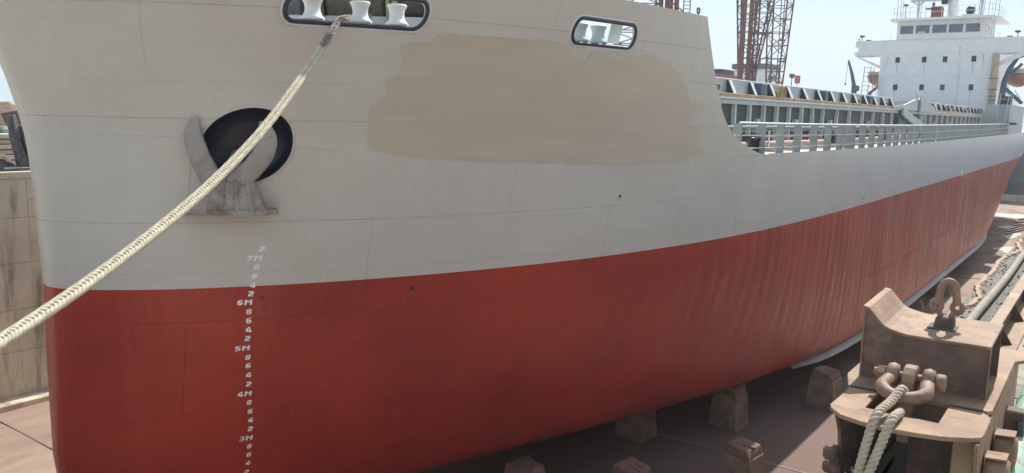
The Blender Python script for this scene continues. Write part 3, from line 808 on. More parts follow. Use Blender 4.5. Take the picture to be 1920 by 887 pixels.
tx = bpy.data.textures.new('scale', 'CLOUDS'); tx.noise_scale = .10; tx.noise_depth = 4
for o_ in list(anchor.children) + list(crown.children):
    for m_ in list(o_.modifiers): o_.modifiers.remove(m_)
    s_ = o_.modifiers.new('s', 'SUBSURF'); s_.subdivision_type = 'SIMPLE'; s_.levels = s_.render_levels = 4 if o_.name.startswith(('crown', 'tripping')) else 2
    d_ = o_.modifiers.new('d', 'DISPLACE'); d_.texture = tx; d_.texture_coords = 'GLOBAL'; d_.strength = .028; d_.mid_level = .5

# ------------------------------------------------------------------ roller fairleads in the bulwark
def fairlead(spec, ysr, lab):
    cy, cz, hy, hz = spec
    f = MB().tube([hp(y, z, .012) for y, z in stadium(cy, cz, hy + .03, hz + .03)], .038, 8, closed=True).build('fairlead_frame', M_NAVY, ship)
    f['label'] = lab
    MB().tube([hp(y, z, .0) for y, z in stadium(cy, cz, hy + .085, hz + .085)], .022, 8, closed=True).build('outer_bead', M_BRIGHT, f)
    # sill plate inside
    n = 16; ysq = np.linspace(cy - hy * .95, cy + hy * .95, n)
    vs_ = []
    for y in ysq:
        p = Vector((hx(y, cz - hz), y, cz - hz + .015)); nn = hn(y, cz); nn.z = 0; nn.normalize()
        vs_ += [p - nn * .02, p - nn * .62]
    MB().add(vs_, [(2 * i, 2 * i + 1, 2 * i + 3, 2 * i + 2) for i in range(n - 1)]).build('sill_plate', M_BRIGHT, f)
    for y in ysr:
        nn = hn(y, cz); nn.z = 0; nn.normalize()
        p = Vector((hx(y, cz), y, cz - hz + .02)) - nn * .27
        prof = [(.19, 0), (.215, .012), (.215, .035), (.175, .07), (.14, .14), (.135, .22), (.15, .29), (.18, .34), (.185, .365), (.17, .38), (.0, .385)]
        MB().lathe(p, prof, (0, 0, 1), 24).build('roller', M_BRIGHT if cy < 12 else M_LGREY, f)
    return f
fairlead(FAIR[0], (9.85, 10.62, 11.25), 'long dark blue rimmed fairlead with three white rollers')
fairlead(FAIR[1], (15.45, 16.05), 'short dark blue rimmed fairlead with two grey rollers')
# bracket plate seen in the right half of the short fairlead
nn = hn(16.6, 11.6)
MB().bar(hp(16.72, 11.4, -.35), hp(16.72, 11.95, -.35), .02, .5, up=(0, 1, 0)).build('bulwark_bracket', M_LGREY, ship)
# lifting eyes at the break of the forecastle
for y, z in ((19.55, 12.40), (21.25, 10.62)):
    p = Vector((hx(y, min(z, 12.3), -.02), y, z + .06))
    MB().tube([p + Vector((0, math.cos(q) * .07, math.sin(q) * .07)) for q in np.linspace(0, 2 * math.pi, 17)[:-1]], .022, 8, closed=True).build('lifting_eye', M_LAMP, ship)
# mooring winch on the forecastle deck
wp = Vector((-13.2, 12.6, 12.15))
waxis = Vector((.83, .56, 0))
winch = MB().lathe(wp - waxis * 1.5, [(.22, 0), (.22, 3.0)], waxis, 20).build('winch_shaft', M_STEELD, ship)
for k, (d0, d1, r0) in enumerate(((-.75, .55, .52), (.75, 1.35, .40))):
    MB().lathe(wp + waxis * d0, [(.30, 0)] + [(r0 + (.03 if i % 2 else -.012), (d1 - d0) * (i + .5) / 17) for i in range(17)] + [(.30, d1 - d0)], waxis, 24).build('wound_rope', mat('dark_wound_rope', (.13, .12, .10), (.06, .06, .055), scale=9, rough=.9), winch)
for d in (-.85, .58, .7, 1.38):
    MB().lathe(wp + waxis * d, [(.74, 0), (.78, .02), (.78, .07), (.74, .09)], waxis, 28).build('drum_flange', mat('olive_flange', (.30, .31, .16), (.22, .22, .12), scale=4, rough=.6), winch)
MB().box(wp + Vector((0, 0, -.62)), (3.4, .8, .5), rz=math.atan2(waxis.y, waxis.x)).build('winch_bed', M_LGREY, winch)
MB().box(wp + waxis * -1.5 + Vector((0, 0, .1)), (.55, .75, 1.1), rz=math.atan2(waxis.y, waxis.x)).build('gear_case', M_STEELD, winch, .05)

# ------------------------------------------------------------------ mooring rope
def plait(path, R_, pitch, n_str, rs, m, name, parent=None, mat2=None, i2=0):
    """flat plait: strands weave a figure of eight about the path"""
    pts = [Vector(p) for p in path]
    L = [0.0]
    for a_, b_ in zip(pts, pts[1:]): L.append(L[-1] + (b_ - a_).length)
    tot = L[-1]
    def at(s):
        s = max(0, min(tot, s))
        for i in range(len(L) - 1):
            if s <= L[i + 1]: break
        t = (s - L[i]) / (L[i + 1] - L[i] + 1e-9)
        p0 = pts[max(i - 1, 0)]; p1 = pts[i]; p2 = pts[i + 1]; p3 = pts[min(i + 2, len(pts) - 1)]
        return .5 * ((2 * p1) + (p2 - p0) * t + (2 * p0 - 5 * p1 + 4 * p2 - p3) * t * t + (3 * p1 - p0 - 3 * p2 + p3) * t ** 3)
    step = pitch / 10; N = int(tot / step)
    fr = []
    for i in range(N + 1):
        p = at(i * step); t = (at(i * step + .03) - at(i * step - .03)).normalized()
        vdir = (p - EYE).normalized()
        fv_ = Vector((.72, -.62, .3)); sx = (fv_ - t * fv_.dot(t)).normalized(); sy = sx.cross(t).normalized()
        fr.append((p, sx, sy))
    obs = []
    for k in range(n_str):
        ph = 2 * math.pi * k / n_str
        P_ = []
        for i, (p, sx, sy) in enumerate(fr):
            q = 2 * math.pi * i * step / pitch + ph
            P_.append(p + sy * (R_ * math.sin(q)) + sx * (R_ * .62 * math.sin(2 * q)))
        obs.append(MB().tube(P_, rs, 6).build(name, m, parent))
    return obs
rope = empty('mooring_rope', 'thick cream plaited mooring rope stretched down from the long fairlead', 'rope')
RP = [(-12.35, 11.9, 11.72), (-12.0, 11.25, 11.60), (-11.55, 10.45, 11.47), (-11.30, 10.08, 11.30), (-11.0, 9.5, 10.86), (-10.4, 8.4, 10.14), (-9.8, 7.26, 9.45), (-9.2, 5.95, 8.78), (-8.55, 4.45, 8.17), (-8.0, 3.13, 7.74), (-7.72, 2.45, 7.60), (-7.5, 1.95, 7.62)]
plait(RP[3:], .046, .42, 8, .025, M_ROPE, 'strand', rope)
plait(RP[:5], .044, .40, 8, .025, M_CHAFE, 'chafed_strand', rope)
bol = empty('bollard', 'steel bollard at the dock head holding the mooring rope', 'bollard')
MB().lathe((-7.5, 1.75, QZ - .01), [(.28, 0), (.28, .03), (.17, .05), (.16, .42), (.22, .5), (.23, .56), (.15, .6), (0, .61)], n=20).build('bollard_post', M_STEELD, bol)

# ------------------------------------------------------------------ main deck: railing
rail = MB()
def railx(y): return hx(y, float(sheer(y)), -.07)
ysr = np.linspace(22.3, 86.5, 90)
rail.tube([(railx(y), y, float(sheer(y)) + .93) for y in ysr if y > 22.3], .034, 8)
railing = rail.build('deck_railing', M_BRIGHT, ship)
railing['label'] = 'pale railing of broad flat stanchions along the near deck edge'
for h in (.57, .20):
    MB().tube([(railx(y), y, float(sheer(y)) + h) for y in np.linspace(22.6 if h > .5 else 23.6, 86.5, 90)], .018, 6).build('mid_rail', M_BRIGHT, railing)
y = 23.1; k = 0
while y < 86.4:
    wide = abs(y - 33.6) < .8 or abs(y - 57) < .8
    z0 = float(sheer(y)) + (.0 if y > 24.6 else .12); w = .42 if wide else .25
    MB().box((railx(y) - w / 2 + .04, y, (z0 + float(sheer(y)) + .90) / 2), (w, .03, float(sheer(y)) + .90 - z0)).build('stanchion', M_POST, railing)
    y += 1.55 + (.08 if k % 3 == 0 else -.05); k += 1
# deck fittings between the rail and the coaming
for x, z, r_, m_, nm in ((-9.75, 9.00, .10, M_PINK, 'deck_pipe'), (-10.05, 9.55, .06, M_GREEND, 'cable_tray'), (-10.0, 9.22, .03, M_PINK, 'deck_pipe')):
    MB().tube([(x, y, z + .02 * math.sin(y * .3)) for y in np.linspace(21.5, 84, 40)], r_, 10).build(nm, m_, ship)
g = random.Random(11)
for i in range(34):
    y = 23.5 + i * 1.83
    MB().b(-9.9, -9.2, y - .03, y + .03, 8.78, 8.93).build('pipe_chair', M_LGREY, ship)
    if i % 2 == 0:
        MB().lathe((g.uniform(-10.1, -9.3), y + .6, 8.75), [(.035, 0), (.035, .7)], n=8).build('vent_post', M_BRIGHT, ship)
    if i % 5 == 1:
        yb = y + .9
        MB().b(-10.0, -9.5, yb - .25, yb + .25, 8.77, 9.35).build('deck_locker', M_NAVY, ship, .03)
    if i % 4 == 3:
        p = Vector((g.uniform(-9.8, -9.2), y + .4, 8.78))
        MB().tube([p, p + Vector((0, 0, .5)), p + Vector((0, .06, .6)), p + Vector((0, .18, .62)), p + Vector((0, .24, .52))], .07, 8).build('gooseneck_vent', M_LGREY, ship)
# dark bitts beside the sweep of the bulwark
for y in (24.35, 24.75):
    MB().lathe((-8.98, y, 8.77), [(.13, 0), (.11, .06), (.11, .42), (.15, .46), (.15, .52), (0, .54)], n=16).build('bitt', M_NAVY, ship)
MB().b(-9.2, -8.78, 24.1, 25.0, 8.76, 8.82).build('bitt_bed', M_BRIGHT, ship)

# ------------------------------------------------------------------ hatch coamings and covers
STAY = [25.7, 27.02, 28.42, 29.83, 31.23, 32.67, 34.22, 35.67, 37.15, 39.34, 41.47, 43.9, 46.1, 48.28, 50.4]
def hatch(y0, y1, stays, lab, lab2):
    co = MB().b(-21.2, -10.72, y0, y1, 8.7, 10.32).build('hatch_coaming', M_PANEL, ship); co['label'] = lab
    MB().b(-21.3, -10.52, y0 - .05, y1 + .05, 10.321, 10.50).build('coaming_flange', M_LGREY, co)
    MB().b(-21.36, -10.44, y0 - .08, y1 + .08, 10.501, 10.66).build('coaming_ledge', M_RUSTBAND, co, .01)
    MB().b(-10.46, -10.425, y0 - .08, y1 + .08, 10.485, 10.535).build('cream_edge', M_BRIGHT, co)
    for y in stays:
        MB().add([(-10.719, y - .05, 8.76), (-10.56, y - .05, 8.76), (-10.58, y - .05, 10.32), (-10.719, y - .05, 10.32), (-10.719, y + .05, 8.76), (-10.56, y + .05, 8.76), (-10.58, y + .05, 10.32), (-10.719, y + .05, 10.32)], BX2).build('coaming_stay', M_BRIGHT, co)
    for i, y in enumerate(stays[:-1]):
        ym = (y + stays[i + 1]) / 2
        MB().tube([(-10.6, y + .1, 9.42), (-10.6, stays[i + 1] - .1, 9.42)], .02, 6).build('grab_rail', M_LGREY, co)
        if i % 3 == 2: MB().box((-10.62, ym, 9.6), (.16, .3, .5)).build('junction_box', M_LGREY, co)
    cv = MB().b(-21.0, -10.78, y0 + .1, y1 - .1, 10.661, 11.16).build('hatch_cover', M_LGREY, ship, .02); cv['label'] = lab2
    y = y0 + 1.6; k = 0
    while y < y1 - .8:
        # tapered bracket: dark web, bright sloping flange
        MB().add([(-10.775, y - .012, 10.67), (-10.50, y - .012, 10.67), (-10.70, y - .012, 11.10), (-10.775, y - .012, 11.10), (-10.775, y + .012, 10.67), (-10.50, y + .012, 10.67), (-10.70, y + .012, 11.10), (-10.775, y + .012, 11.10)], BX2).build('cover_bracket', M_PANEL, cv)
        MB().add([(-10.50, y - .10, 10.67), (-10.47, y - .10, 10.67), (-10.67, y - .10, 11.10), (-10.70, y - .10, 11.10), (-10.50, y + .10, 10.67), (-10.47, y + .10, 10.67), (-10.67, y + .10, 11.10), (-10.70, y + .10, 11.10)], BX2).build('bracket_flange', M_BRIGHT, cv)
        if k % 4 == 1: MB().b(-10.775, -10.5, y + .55, y + 1.0, 10.68, 11.08).build('cover_box', M_BLUE, cv, .02)
        if k % 3 == 2: MB().b(-10.775, -10.6, y + .7, y + .95, 10.68, 10.85).build('cleat', M_LAMP, cv)
        y += 1.95; k += 1
    for yy_ in (y0 + 5.9, y0 + 6.35) if y0 < 40 else (y0 + 9, y0 + 17):
        MB().tube([(-10.46, yy_ + math.cos(q) * .19, 10.83 + math.sin(q) * .23) for q in np.linspace(0, 2 * math.pi, 21)[:-1]], .045, 8, closed=True).build('cover_wheel', mat('tan_wheel_paint', (.48, .36, .18), (.34, .24, .12), scale=6, rough=.6) if y0 < 40 else M_PINK, cv)
    return co
BX2 = [(0, 3, 2, 1), (4, 5, 6, 7), (0, 1, 5, 4), (1, 2, 6, 5), (2, 3, 7, 6), (3, 0, 4, 7)]
hatch(25.0, 51.3, STAY, 'nearer hatch coaming of dark panels between white stays', 'nearer grey hatch cover with bracketed side')
hatch(57.6, 86.5, [58.5, 60.12, 61.99, 64.19, 66.3, 68.55, 70.69, 72.8, 75, 77.1, 79.2, 81.3, 83.4, 85.5], 'farther hatch coaming of dark panels between white stays', 'farther grey hatch cover with bracketed side')
# cross deck between the hatches: locker, sloping beam and the two fins of the cover lifting gear
xd = MB().b(-20.5, -10.5, 51.6, 53.4, 8.75, 10.5).build('cross_deck_house', M_BLUE, ship)
MB().prism([(51.4, 10.62), (57.7, 9.75), (57.7, 9.35), (52.4, 10.05), (51.4, 10.25)], (-10.36, 0, 0), (0, 1, 0), (0, 0, 1), (1, 0, 0), .12).build('sloping_beam', M_LGREY, xd)
MB().prism([(49.5, 10.70), (52.0, 10.80), (55.2, 11.20), (55.4, 11.55), (55.6, 11.55), (55.75, 10.5), (49.5, 10.55)], (-10.42, 0, 0), (0, 1, 0), (0, 0, 1), (1, 0, 0), .08).build('lifting_fin', M_LGREY, xd)
MB().prism([(56.5, 10.5), (56.6, 11.45), (57.0, 11.45), (58.6, 11.15), (61.6, 10.78), (61.6, 10.6)], (-10.42, 0, 0), (0, 1, 0), (0, 0, 1), (1, 0, 0), .08).build('lifting_fin', M_LGREY, xd)
MB().lathe((-10.5, 56.15, 10.85), [(.42, 0), (.42, .2)], (1, 0, 0), 20).build('chain_wheel', M_LAMP, xd)
MB().tube([(-10.4, 57.4, 9.6), (-10.4, 58.3, 10.5)], .035, 6).build('tie_rod', M_BRIGHT, xd)

# ------------------------------------------------------------------ accommodation block at the stern
SY = 88.0
blk = MB().b(-20.1, -10.5, SY, 104, 8.8, 17.6).build('accommodation_block', M_WHITE, ship); blk['label'] = 'white accommodation block at the stern with square windows'
for z, cs in ((15.7, (M_PORT,) * 4), (13.1, (M_PORT, M_PORT, M_LAMP, M_PORT))):
    for x, m_ in zip((-18.5, -16.15, -14.36, -11.96), cs):
        w = MB().b(x - .20, x + .20, SY - .02, SY + .1, z - .27, z + .27).build('window', m_, blk)
        mb = MB()
        for (a0, a1, b0, b1) in ((-.25, .25, .27, .33), (-.25, .25, -.33, -.27), (-.26, -.20, -.27, .27), (.20, .26, -.27, .27)):
            mb.b(x + a0, x + a1, SY - .035, SY + .05, z + b0, z + b1)
        mb.build('window_frame', M_WHITE, w)
for z in (11.6, 14.2, 16.3): MB().b(-20.1, -10.5, SY - .012, SY - .001, z - .02, z + .02).build('plate_seam', M_BRIGHT, blk)
M_STREAK = mat('rust_streak', (.42, .33, .26), (.55, .48, .42), scale=4, rough=.7, stretch=(1, 1, .2))
g = random.Random(17)
for x, z in ((-18.5, 15.35), (-16.1, 15.35), (-12.0, 15.35), (-18.6, 12.75), (-14.3, 12.75), (-12.0, 12.75), (-19.4, 16.1), (-11.2, 16.15), (-13.2, 16.9)):
    L_ = g.uniform(.5, 1.3); w_ = g.uniform(.02, .05)
    MB().add([(x - w_, SY - .004, z), (x + w_, SY - .004, z), (x + w_ * .3, SY - .004, z - L_), (x - w_ * .3, SY - .004, z - L_)], [(0, 1, 2, 3)]).build('rust_streak', M_STREAK, blk)
for x in (-19.7, -13.1): MB().tube([(x, SY - .06, 9.0), (x, SY - .06, 16.1)], .045, 6).build('down_pipe', M_WHITE, blk)
MB().b(-17.5, -16.7, SY - .03, SY + .05, 9.0, 10.9).build('door', M_LGREY, blk)
MB().b(-20.1, -10.5, SY - .05, SY - .002, 17.52, 17.6).build('coaming_bead', M_BRIGHT, blk)
# bridge wings
wg = MB().b(-10.5, -7.6, SY - .002, SY + 2.4, 16.2, 17.6).build('bridge_wing', M_WHITE, ship)
MB().prism([(-10.5, 15.1), (-10.5, 14.75), (-8.0, 15.95), (-7.4, 16.2), (-8.5, 16.2)], (0, SY + .1, 0), (1, 0, 0), (0, 0, 1), (0, 1, 0), .3).build('wing_strut', M_WHITE, wg)
wg2 = MB().prism([(-20.1, 16.2), (-20.1, 17.6), (-22.5, 17.6), (-22.5, 17.0), (-22.2, 16.9), (-22.2, 16.55), (-22.55, 16.5), (-22.55, 16.2), (-22.4, 16.15)], (0, SY - .002, 0), (1, 0, 0), (0, 0, 1), (0, 1, 0), 2.4).build('bridge_wing', M_WHITE, ship)
MB().prism([(-22.45, 16.18), (-20.1, 15.2), (-20.1, 14.9), (-22.2, 15.95)], (0, SY + .1, 0), (1, 0, 0), (0, 0, 1), (0, 1, 0), .3).build('wing_strut', M_WHITE, wg2)
for x, w_ in ((-22.0, wg2), (-8.7, wg)):
    MB().tube([(x, SY + .2, 17.55), (x, SY + .2, 17.95)], .035, 6).build('lamp_stalk', M_LAMP, w_)
    MB().lathe((x, SY + .2, 17.92), [(.06, 0), (.24, .10), (.26, .2), (.12, .27), (0, .28)], n=16).build('wing_lamp', M_LAMP, w_)
for x, w_ in ((-21.4, wg2), (-9.3, wg)): MB().box((x, SY + .3, 17.65), (.42, .2, .14)).build('lamp_box', M_LAMP, w_)
for x in (-22.3,): MB().tube([(x, SY + .3, 17.5), (x + .06, SY + .3, 17.9)], .05, 6).build('signal_stub', M_LAMP, wg2)
for x, w_ in ((-19.4, wg2), (-10.2, wg)):
    MB().tube([(x - .12, SY + .4, 17.55), (x - .07, SY + .4, 18.0), (x, SY + .4, 18.08), (x + .08, SY + .4, 18.0), (x + .12, SY + .4, 17.55)], .018, 6).build('grab_hoop', M_BRIGHT, w_)
# wheelhouse
wh = MB().b(-18.85, -11.35, SY + .25, SY + 7, 17.601, 19.32).build('wheelhouse', M_WHITE, ship); wh['label'] = 'white wheelhouse with a row of five broad windows'
for (x0, x1) in ((-18.54, -17.40), (-17.17, -15.97), (-15.74, -14.52), (-14.34, -13.15), (-12.92, -11.75)):
    w = MB().b(x0, x1, SY + .2, SY + .4, 18.17, 18.93).build('window', M_GLASS, wh)
    mb = MB(); t = .05
    mb.b(x0 - t, x1 + t, SY + .18, SY + .3, 18.93, 18.98).b(x0 - t, x1 + t, SY + .18, SY + .3, 18.12, 18.17).b(x0 - t, x0, SY + .18, SY + .3, 18.17, 18.93).b(x1, x1 + t, SY + .18, SY + .3, 18.17, 18.93)
    mb.build('window_frame', M_WHITE, w)
    MB().tube([(x0 + .2, SY + .19, 18.25), (x0 + .5 * (x1 - x0), SY + .19, 18.75)], .012, 5).build('wiper', M_LAMP, w)
MB().b(-16.95, -16.35, SY + .19, SY + .2, 18.2, 18.34).build('chart_sheet', M_BRIGHT, wh)
for y in (SY + 1.2, SY + 3.0, SY + 5.0): MB().b(-11.4, -11.33, y - .5, y + .5, 18.17, 18.93).build('window', M_GLASS, wh)
for dx in (0, .55): MB().tube([(-10.95 + dx * .5, SY + .4 + dx, 17.6), (-10.95 + dx * .5, SY + .4 + dx, 19.3)], .06, 8).build('roof_post', M_WHITE, wh)
roof = MB().b(-19.35, -10.75, SY - .55, SY + 7.6, 19.321, 19.56).build('wheelhouse_roof', M_WHITE, ship, .02)
MB().prism([(-10.75, 19.33), (-10.05, 19.33), (-10.05, 19.40), (-10.75, 19.55)], (0, SY - .2, 0), (1, 0, 0), (0, 0, 1), (0, 1, 0), 7).build('roof_lip', M_WHITE, roof)
def small_rail(pts, h, parent, r_=.022, rows=(1.0, .52)):
    for f in rows: MB().tube([Vector(p) + Vector((0, 0, h * f)) for p in pts], r_, 6).build('hand_rail', M_BRIGHT, parent)
    for p, q in zip(pts, pts[1:]):
        n = max(1, int((Vector(q) - Vector(p)).length / 1.3))
        for i in range(n): 
            c = Vector(p).lerp(Vector(q), i / n)
            MB().tube([c, c + Vector((0, 0, h))], r_ * 1.1, 6).build('rail_post', M_BRIGHT, parent)
small_rail([(-19.1, SY + 6.5, 19.55), (-19.1, SY - .35, 19.55), (-10.85, SY - .35, 19.55), (-10.4, SY + .6, 19.5), (-10.4, SY + 6.5, 19.5)], 1.02, roof)
mast = MB().lathe((-14.35, SY + 1.4, 19.5), [(.42, 0), (.42, 1.6), (.36, 2.6), (.34, 6.5), (.2, 8.5)], n=20).build('signal_mast', M_WHITE, ship); mast['label'] = 'white signal mast on the wheelhouse roof'
MB().b(-18.0, -13.0, SY + 1.0, SY + 1.8, 21.25, 21.42).build('mast_platform', M_LGREY, mast)
MB().box((-15.0, SY + .9, 21.3), (.55, .5, .9)).build('dark_lantern', M_NAVY, mast, .08)
for x in (-17.3, -11.9):
    MB().tube([(x, SY + 1.2, 19.5), (x, SY + 1.2, 20.8), (x, SY + 1.2, 21.3)], [.11, .11, .13], 8).build('mast_leg', M_LGREY, mast)
for s_ in (-1, 1): MB().bar((-17.3, SY + 1.2, 20.85), (-17.3 + .5 * s_, SY + 1.2, 21.26), .1).build('leg_knee', M_LGREY, mast)
bx = MB().b(-16.0, -15.05, SY + .2, SY + 1.1, 19.56, 20.6).build('red_brown_casing', mat('red_brown_casing_paint', (.30, .13, .10), (.2, .09, .07), scale=3, rough=.7), roof, .03)
MB().b(-15.95, -15.75, SY + .3, SY + .5, 20.6, 21.0).build('vent_stub', M_CRANED, bx); MB().b(-16.5, -15.3, SY + .15, SY + .3, 20.35, 20.5).build('cross_bar', M_CRANED, bx)
MB().lathe((-12.75, SY + .8, 20.15), [(0, -.35), (.3, -.28), (.42, 0), (.34, .3), (.12, .42), (0, .44)], (.3, -.4, .8), 16).build('searchlight', M_NAVY, roof)
MB().b(-13.4, -12.1, SY + .4, SY + 1.4, 19.56, 19.82).build('light_locker', M_WHITE, roof, .03)
for x, z in ((-18.2, 20.75), (-11.95, 21.05)):
    MB().tube([(x, SY + .1, 19.5), (x, SY + .1, z)], .03, 6).build('lamp_stalk', M_LAMP, roof)
    MB().lathe((x, SY + .1, z - .03), [(.05, 0), (.22, .08), (.24, .18), (.1, .26), (0, .27)], n=16).build('roof_lamp', M_LAMP, roof)
for x, h in ((-19.0, 2.2), (-18.7, 3.4), (-18.5, 3.0), (-11.2, 3.2), (-10.7, 2.8), (-10.4, 3.6), (-16.9, 1.6), (-11.6, 2.5)):
    MB().tube([(x, SY + .3, 19.5), (x + .05, SY + .3, 19.5 + h)], .02, 5).build('whip_aerial', M_LAMP, roof)
# lifeboats, one each side (the near one runs out of the picture)
def lifeboat(x, y, z, lab, sc=1.0):
    lb = empty('lifeboat', lab, 'lifeboat', 'lifeboats beside the accommodation block')
    prof = [(.02, -2.6), (.55, -2.3), (.95, -1.4), (1.1, 0), (1.0, 1.3), (.7, 2.2), (.05, 2.6)]
    def half_shell(sg, m_, nm):
        vs_ = []; n = 13
        for r_, h in prof:
            for k in range(n):
                q = math.pi * k / (n - 1)
                vs_.append((x + r_ * sc * math.cos(q), y + h * sc, z + sg * r_ * sc * (1.05 if sg < 0 else .9) * math.sin(q)))
        fs = [(i * n + k, i * n + k + 1, (i + 1) * n + k + 1, (i + 1) * n + k) for i in range(len(prof) - 1) for k in range(n - 1)]
        MB().add(vs_, fs, True).build(nm, m_, lb)
    half_shell(-1, M_BOAT, 'boat_hull'); half_shell(1, M_BOATT, 'canopy')
    MB().tube([(x + r_ * 1.02 * sc * s_, y + h * sc, z) for s_ in (1,) for r_, h in prof] + [(x - r_ * 1.02 * sc, y + h * sc, z) for r_, h in reversed(prof)], .05, 6, closed=True).build('fender_rail', M_LAMP, lb)
    return lb
lifeboat(-8.75, 93.2, 14.45, 'faded red lifeboat at the right edge under blue davits')
lifeboat(-21.25, 93.0, 14.35, 'red lifeboat half hidden left of the accommodation block', .85)
# davits and platforms of the near boat
dv = MB().tube([(-9.6, 89.6, 11.6), (-9.5, 89.6, 13.6), (-9.2, 89.6, 14.8), (-8.6, 89.6, 15.9), (-7.8, 89.6, 16.1)], [.28, .26, .22, .17, .12], 10).build('boat_davit', M_BLUE, ship); dv['label'] = 'blue grey boat davit beside the near lifeboat'
MB().bar((-9.6, 89.6, 13.3), (-7.9, 89.6, 11.7), .34, .3).build('davit_leg', M_BLUE, dv); MB().bar((-9.55, 89.6, 13.9), (-8.2, 89.6, 15.3), .26).build('davit_leg', M_BLUE, dv)
MB().bar((-8.55, 89.3, 12.9), (-8.0, 89.3, 12.0), .09).build('davit_wire', M_BRIGHT, dv)
MB().b(-9.5, -8.7, 89.2, 90, 11.55, 12.35).build('davit_winch', M_NAVY, dv, .05)
MB().tube([(-21.5, 90.5, 11), (-21.4, 90.5, 12.6), (-20.6, 90.5, 13.3)], [.18, .16, .14], 8).build('boat_davit', M_CRANED, ship)
lad = MB()
for s_ in (-.3, .3):
    lad.tube([(-21.75 + s_, 89.5, 11.2), (-21.55 + s_, 89.6, 15.2)], .035, 6)
for i in range(9): lad.tube([(-22.03 + i * .022, 89.5, 11.5 + i * .45), (-21.43 + i * .022, 89.5, 11.5 + i * .45)], .025, 5)
for x in (-20.95, -20.6): lad.tube([(x, 89.6, 11.2), (x, 89.6, 15.1)], .03, 6)
for z in (12.0, 13.2, 14.6): lad.tube([(-21.5, 89.6, z), (-20.4, 89.6, z)], .03, 6)
lad.build('boat_ladder', M_POST, ship)
# poop structure right of the block: bulkhead, stair, tank column
pp = MB().b(-10.45, -8.55, 87.4, 100, 8.85, 11.55).build('poop_house', M_LGREY, ship)
MB().lathe((-10.15, 87.7, 11.55), [(.30, 0), (.30, 4.3), (.2, 4.6)], n=16).build('vent_trunk', mat('rusty_cream_trunk', (.55, .47, .36), (.38, .26, .18), scale=2, rough=.7, stretch=(1, 1, .3)), pp)
for z in (11.9, 12.3, 12.9, 13.9): MB().tube([(-10.15 + .36 * math.cos(q), 87.7 + .36 * math.sin(q), z) for q in np.linspace(0, 2 * math.pi, 13)[:-1]], .03, 5, closed=True).build('trunk_hoop', M_RUSTD, pp)
small_rail([(-10.4, 87.5, 11.55), (-8.6, 87.5, 11.55), (-8.6, 95, 11.55)], .95, pp)
st = MB()
for x in (-9.45, -8.80): st.bar((x, 86.0, 8.9), (x + .02, 87.5, 12.4), .05, .16)
for i in range(9): st.box((-9.12, 86.05 + i * .14, 9.15 + i * .30), (.62, .16, .03))
o = st.build('stair_flight', M_LGREY, ship); o['label'] = 'grey stair up to the boat deck by the right edge'
MB().b(-8.7, -7.9, 86.6, 88.4, 9.75, 9.95).build('gangway_platform', M_NAVY, ship)
MB().tube([(-8.45, 86.6, 9.75), (-8.75, 86.4, 8.9)], .06, 6).build('platform_strut', M_BRIGHT, ship)
# stores crane on the far side
sc = MB().tube([(-21.75, 85.8, 8.8), (-21.75, 85.8, 13.2)], .26, 10).build('stores_crane', M_BLUE, ship); sc['label'] = 'small dark stores crane left of the accommodation block'
MB().tube([(-21.75, 85.8, 13.0), (-22.1, 85.8, 14.4), (-22.5, 85.8, 15.6)], [.2, .15, .09], 8).build('crane_jib', M_BLUE, sc)
MB().box((-21.5, 85.7, 12.9), (.4, .5, .5)).build('crane_drive', M_BLUE, sc, .05)
MB().tube([(-22.5, 85.8, 15.6), (-22.62, 85.8, 13.4)], .02, 5).build('hoist_wire', M_LAMP, sc)
MB().lathe((-22.62, 85.8, 13.2), [(0, 0), (.08, .05), (.08, .2), (0, .25)], n=8).build('hook', M_LAMP, sc)

# ------------------------------------------------------------------ gantry cranes on the far quay
def lattice(root, lo, hi, nseg, rc, rb, m_, name='lattice_leg'):
    """lo, hi: four corners (bottom, top); chords are parts, bracing is joined per leg"""
    lo = [Vector(p) for p in lo]; hi = [Vector(p) for p in hi]
    leg = None
    for i in range(4):
        t = MB().tube([lo[i], hi[i]], rc, 6).build('chord', m_, root)
    br = MB()
    for k in range(nseg):
        a, b = k / nseg, (k + 1) / nseg
        for i in range(4):
            j = (i + 1) % 4
            p0, p1 = lo[i].lerp(hi[i], a), lo[j].lerp(hi[j], a); q0, q1 = lo[i].lerp(hi[i], b), lo[j].lerp(hi[j], b)
            br.tube([p0, p1], rb, 4, caps=False); br.tube([p0, q1] if (k + i) % 2 else [p1, q0], rb, 4, caps=False)
    return br.build('bracing', m_, root)
EV = Vector((.807, .590, 0)); FV = Vector((-.590, .807, 0))
def crane_pts(C, o0, o1, d0, d1, z): return [C + EV * o0 + FV * d0 + Vector((0, 0, z)), C + EV * o1 + FV * d0 + Vector((0, 0, z)), C + EV * o1 + FV * d1 + Vector((0, 0, z)), C + EV * o0 + FV * d1 + Vector((0, 0, z))]
c1 = empty('gantry_crane', 'tall red brown lattice crane rising behind the hatches', 'crane')
C1 = Vector((-45, 119, 0))
lattice(c1, crane_pts(C1, -.5, 1.0, 0, 1.5, QZ), crane_pts(C1, -2.4, 1.0, 0, 2.6, 37), 16, .13, .06, M_CRANED)
for o_, w_, m_ in ((-1.05, .62, M_CRANE), (.05, .5, mat('crane_rust_light', (.33, .15, .11), (.24, .10, .08), scale=1, rough=.7))):
    b = C1 + EV * o_ + FV * .8
    MB().bar((b.x, b.y, QZ), (b.x, b.y, 37), w_, w_).build('column', m_, c1)
lattice(c1, crane_pts(C1, .05, .4, 0, 1.0, 12.8), crane_pts(C1, 1.15, 5.0, 0, 3.0, 37), 16, .12, .06, M_CRANED)
lattice(c1, crane_pts(C1, 3.4, 4.5, 0, 1.6, QZ), crane_pts(C1, 2.7, 6.5, 0, 3.6, 37), 16, .12, .06, M_CRANED)
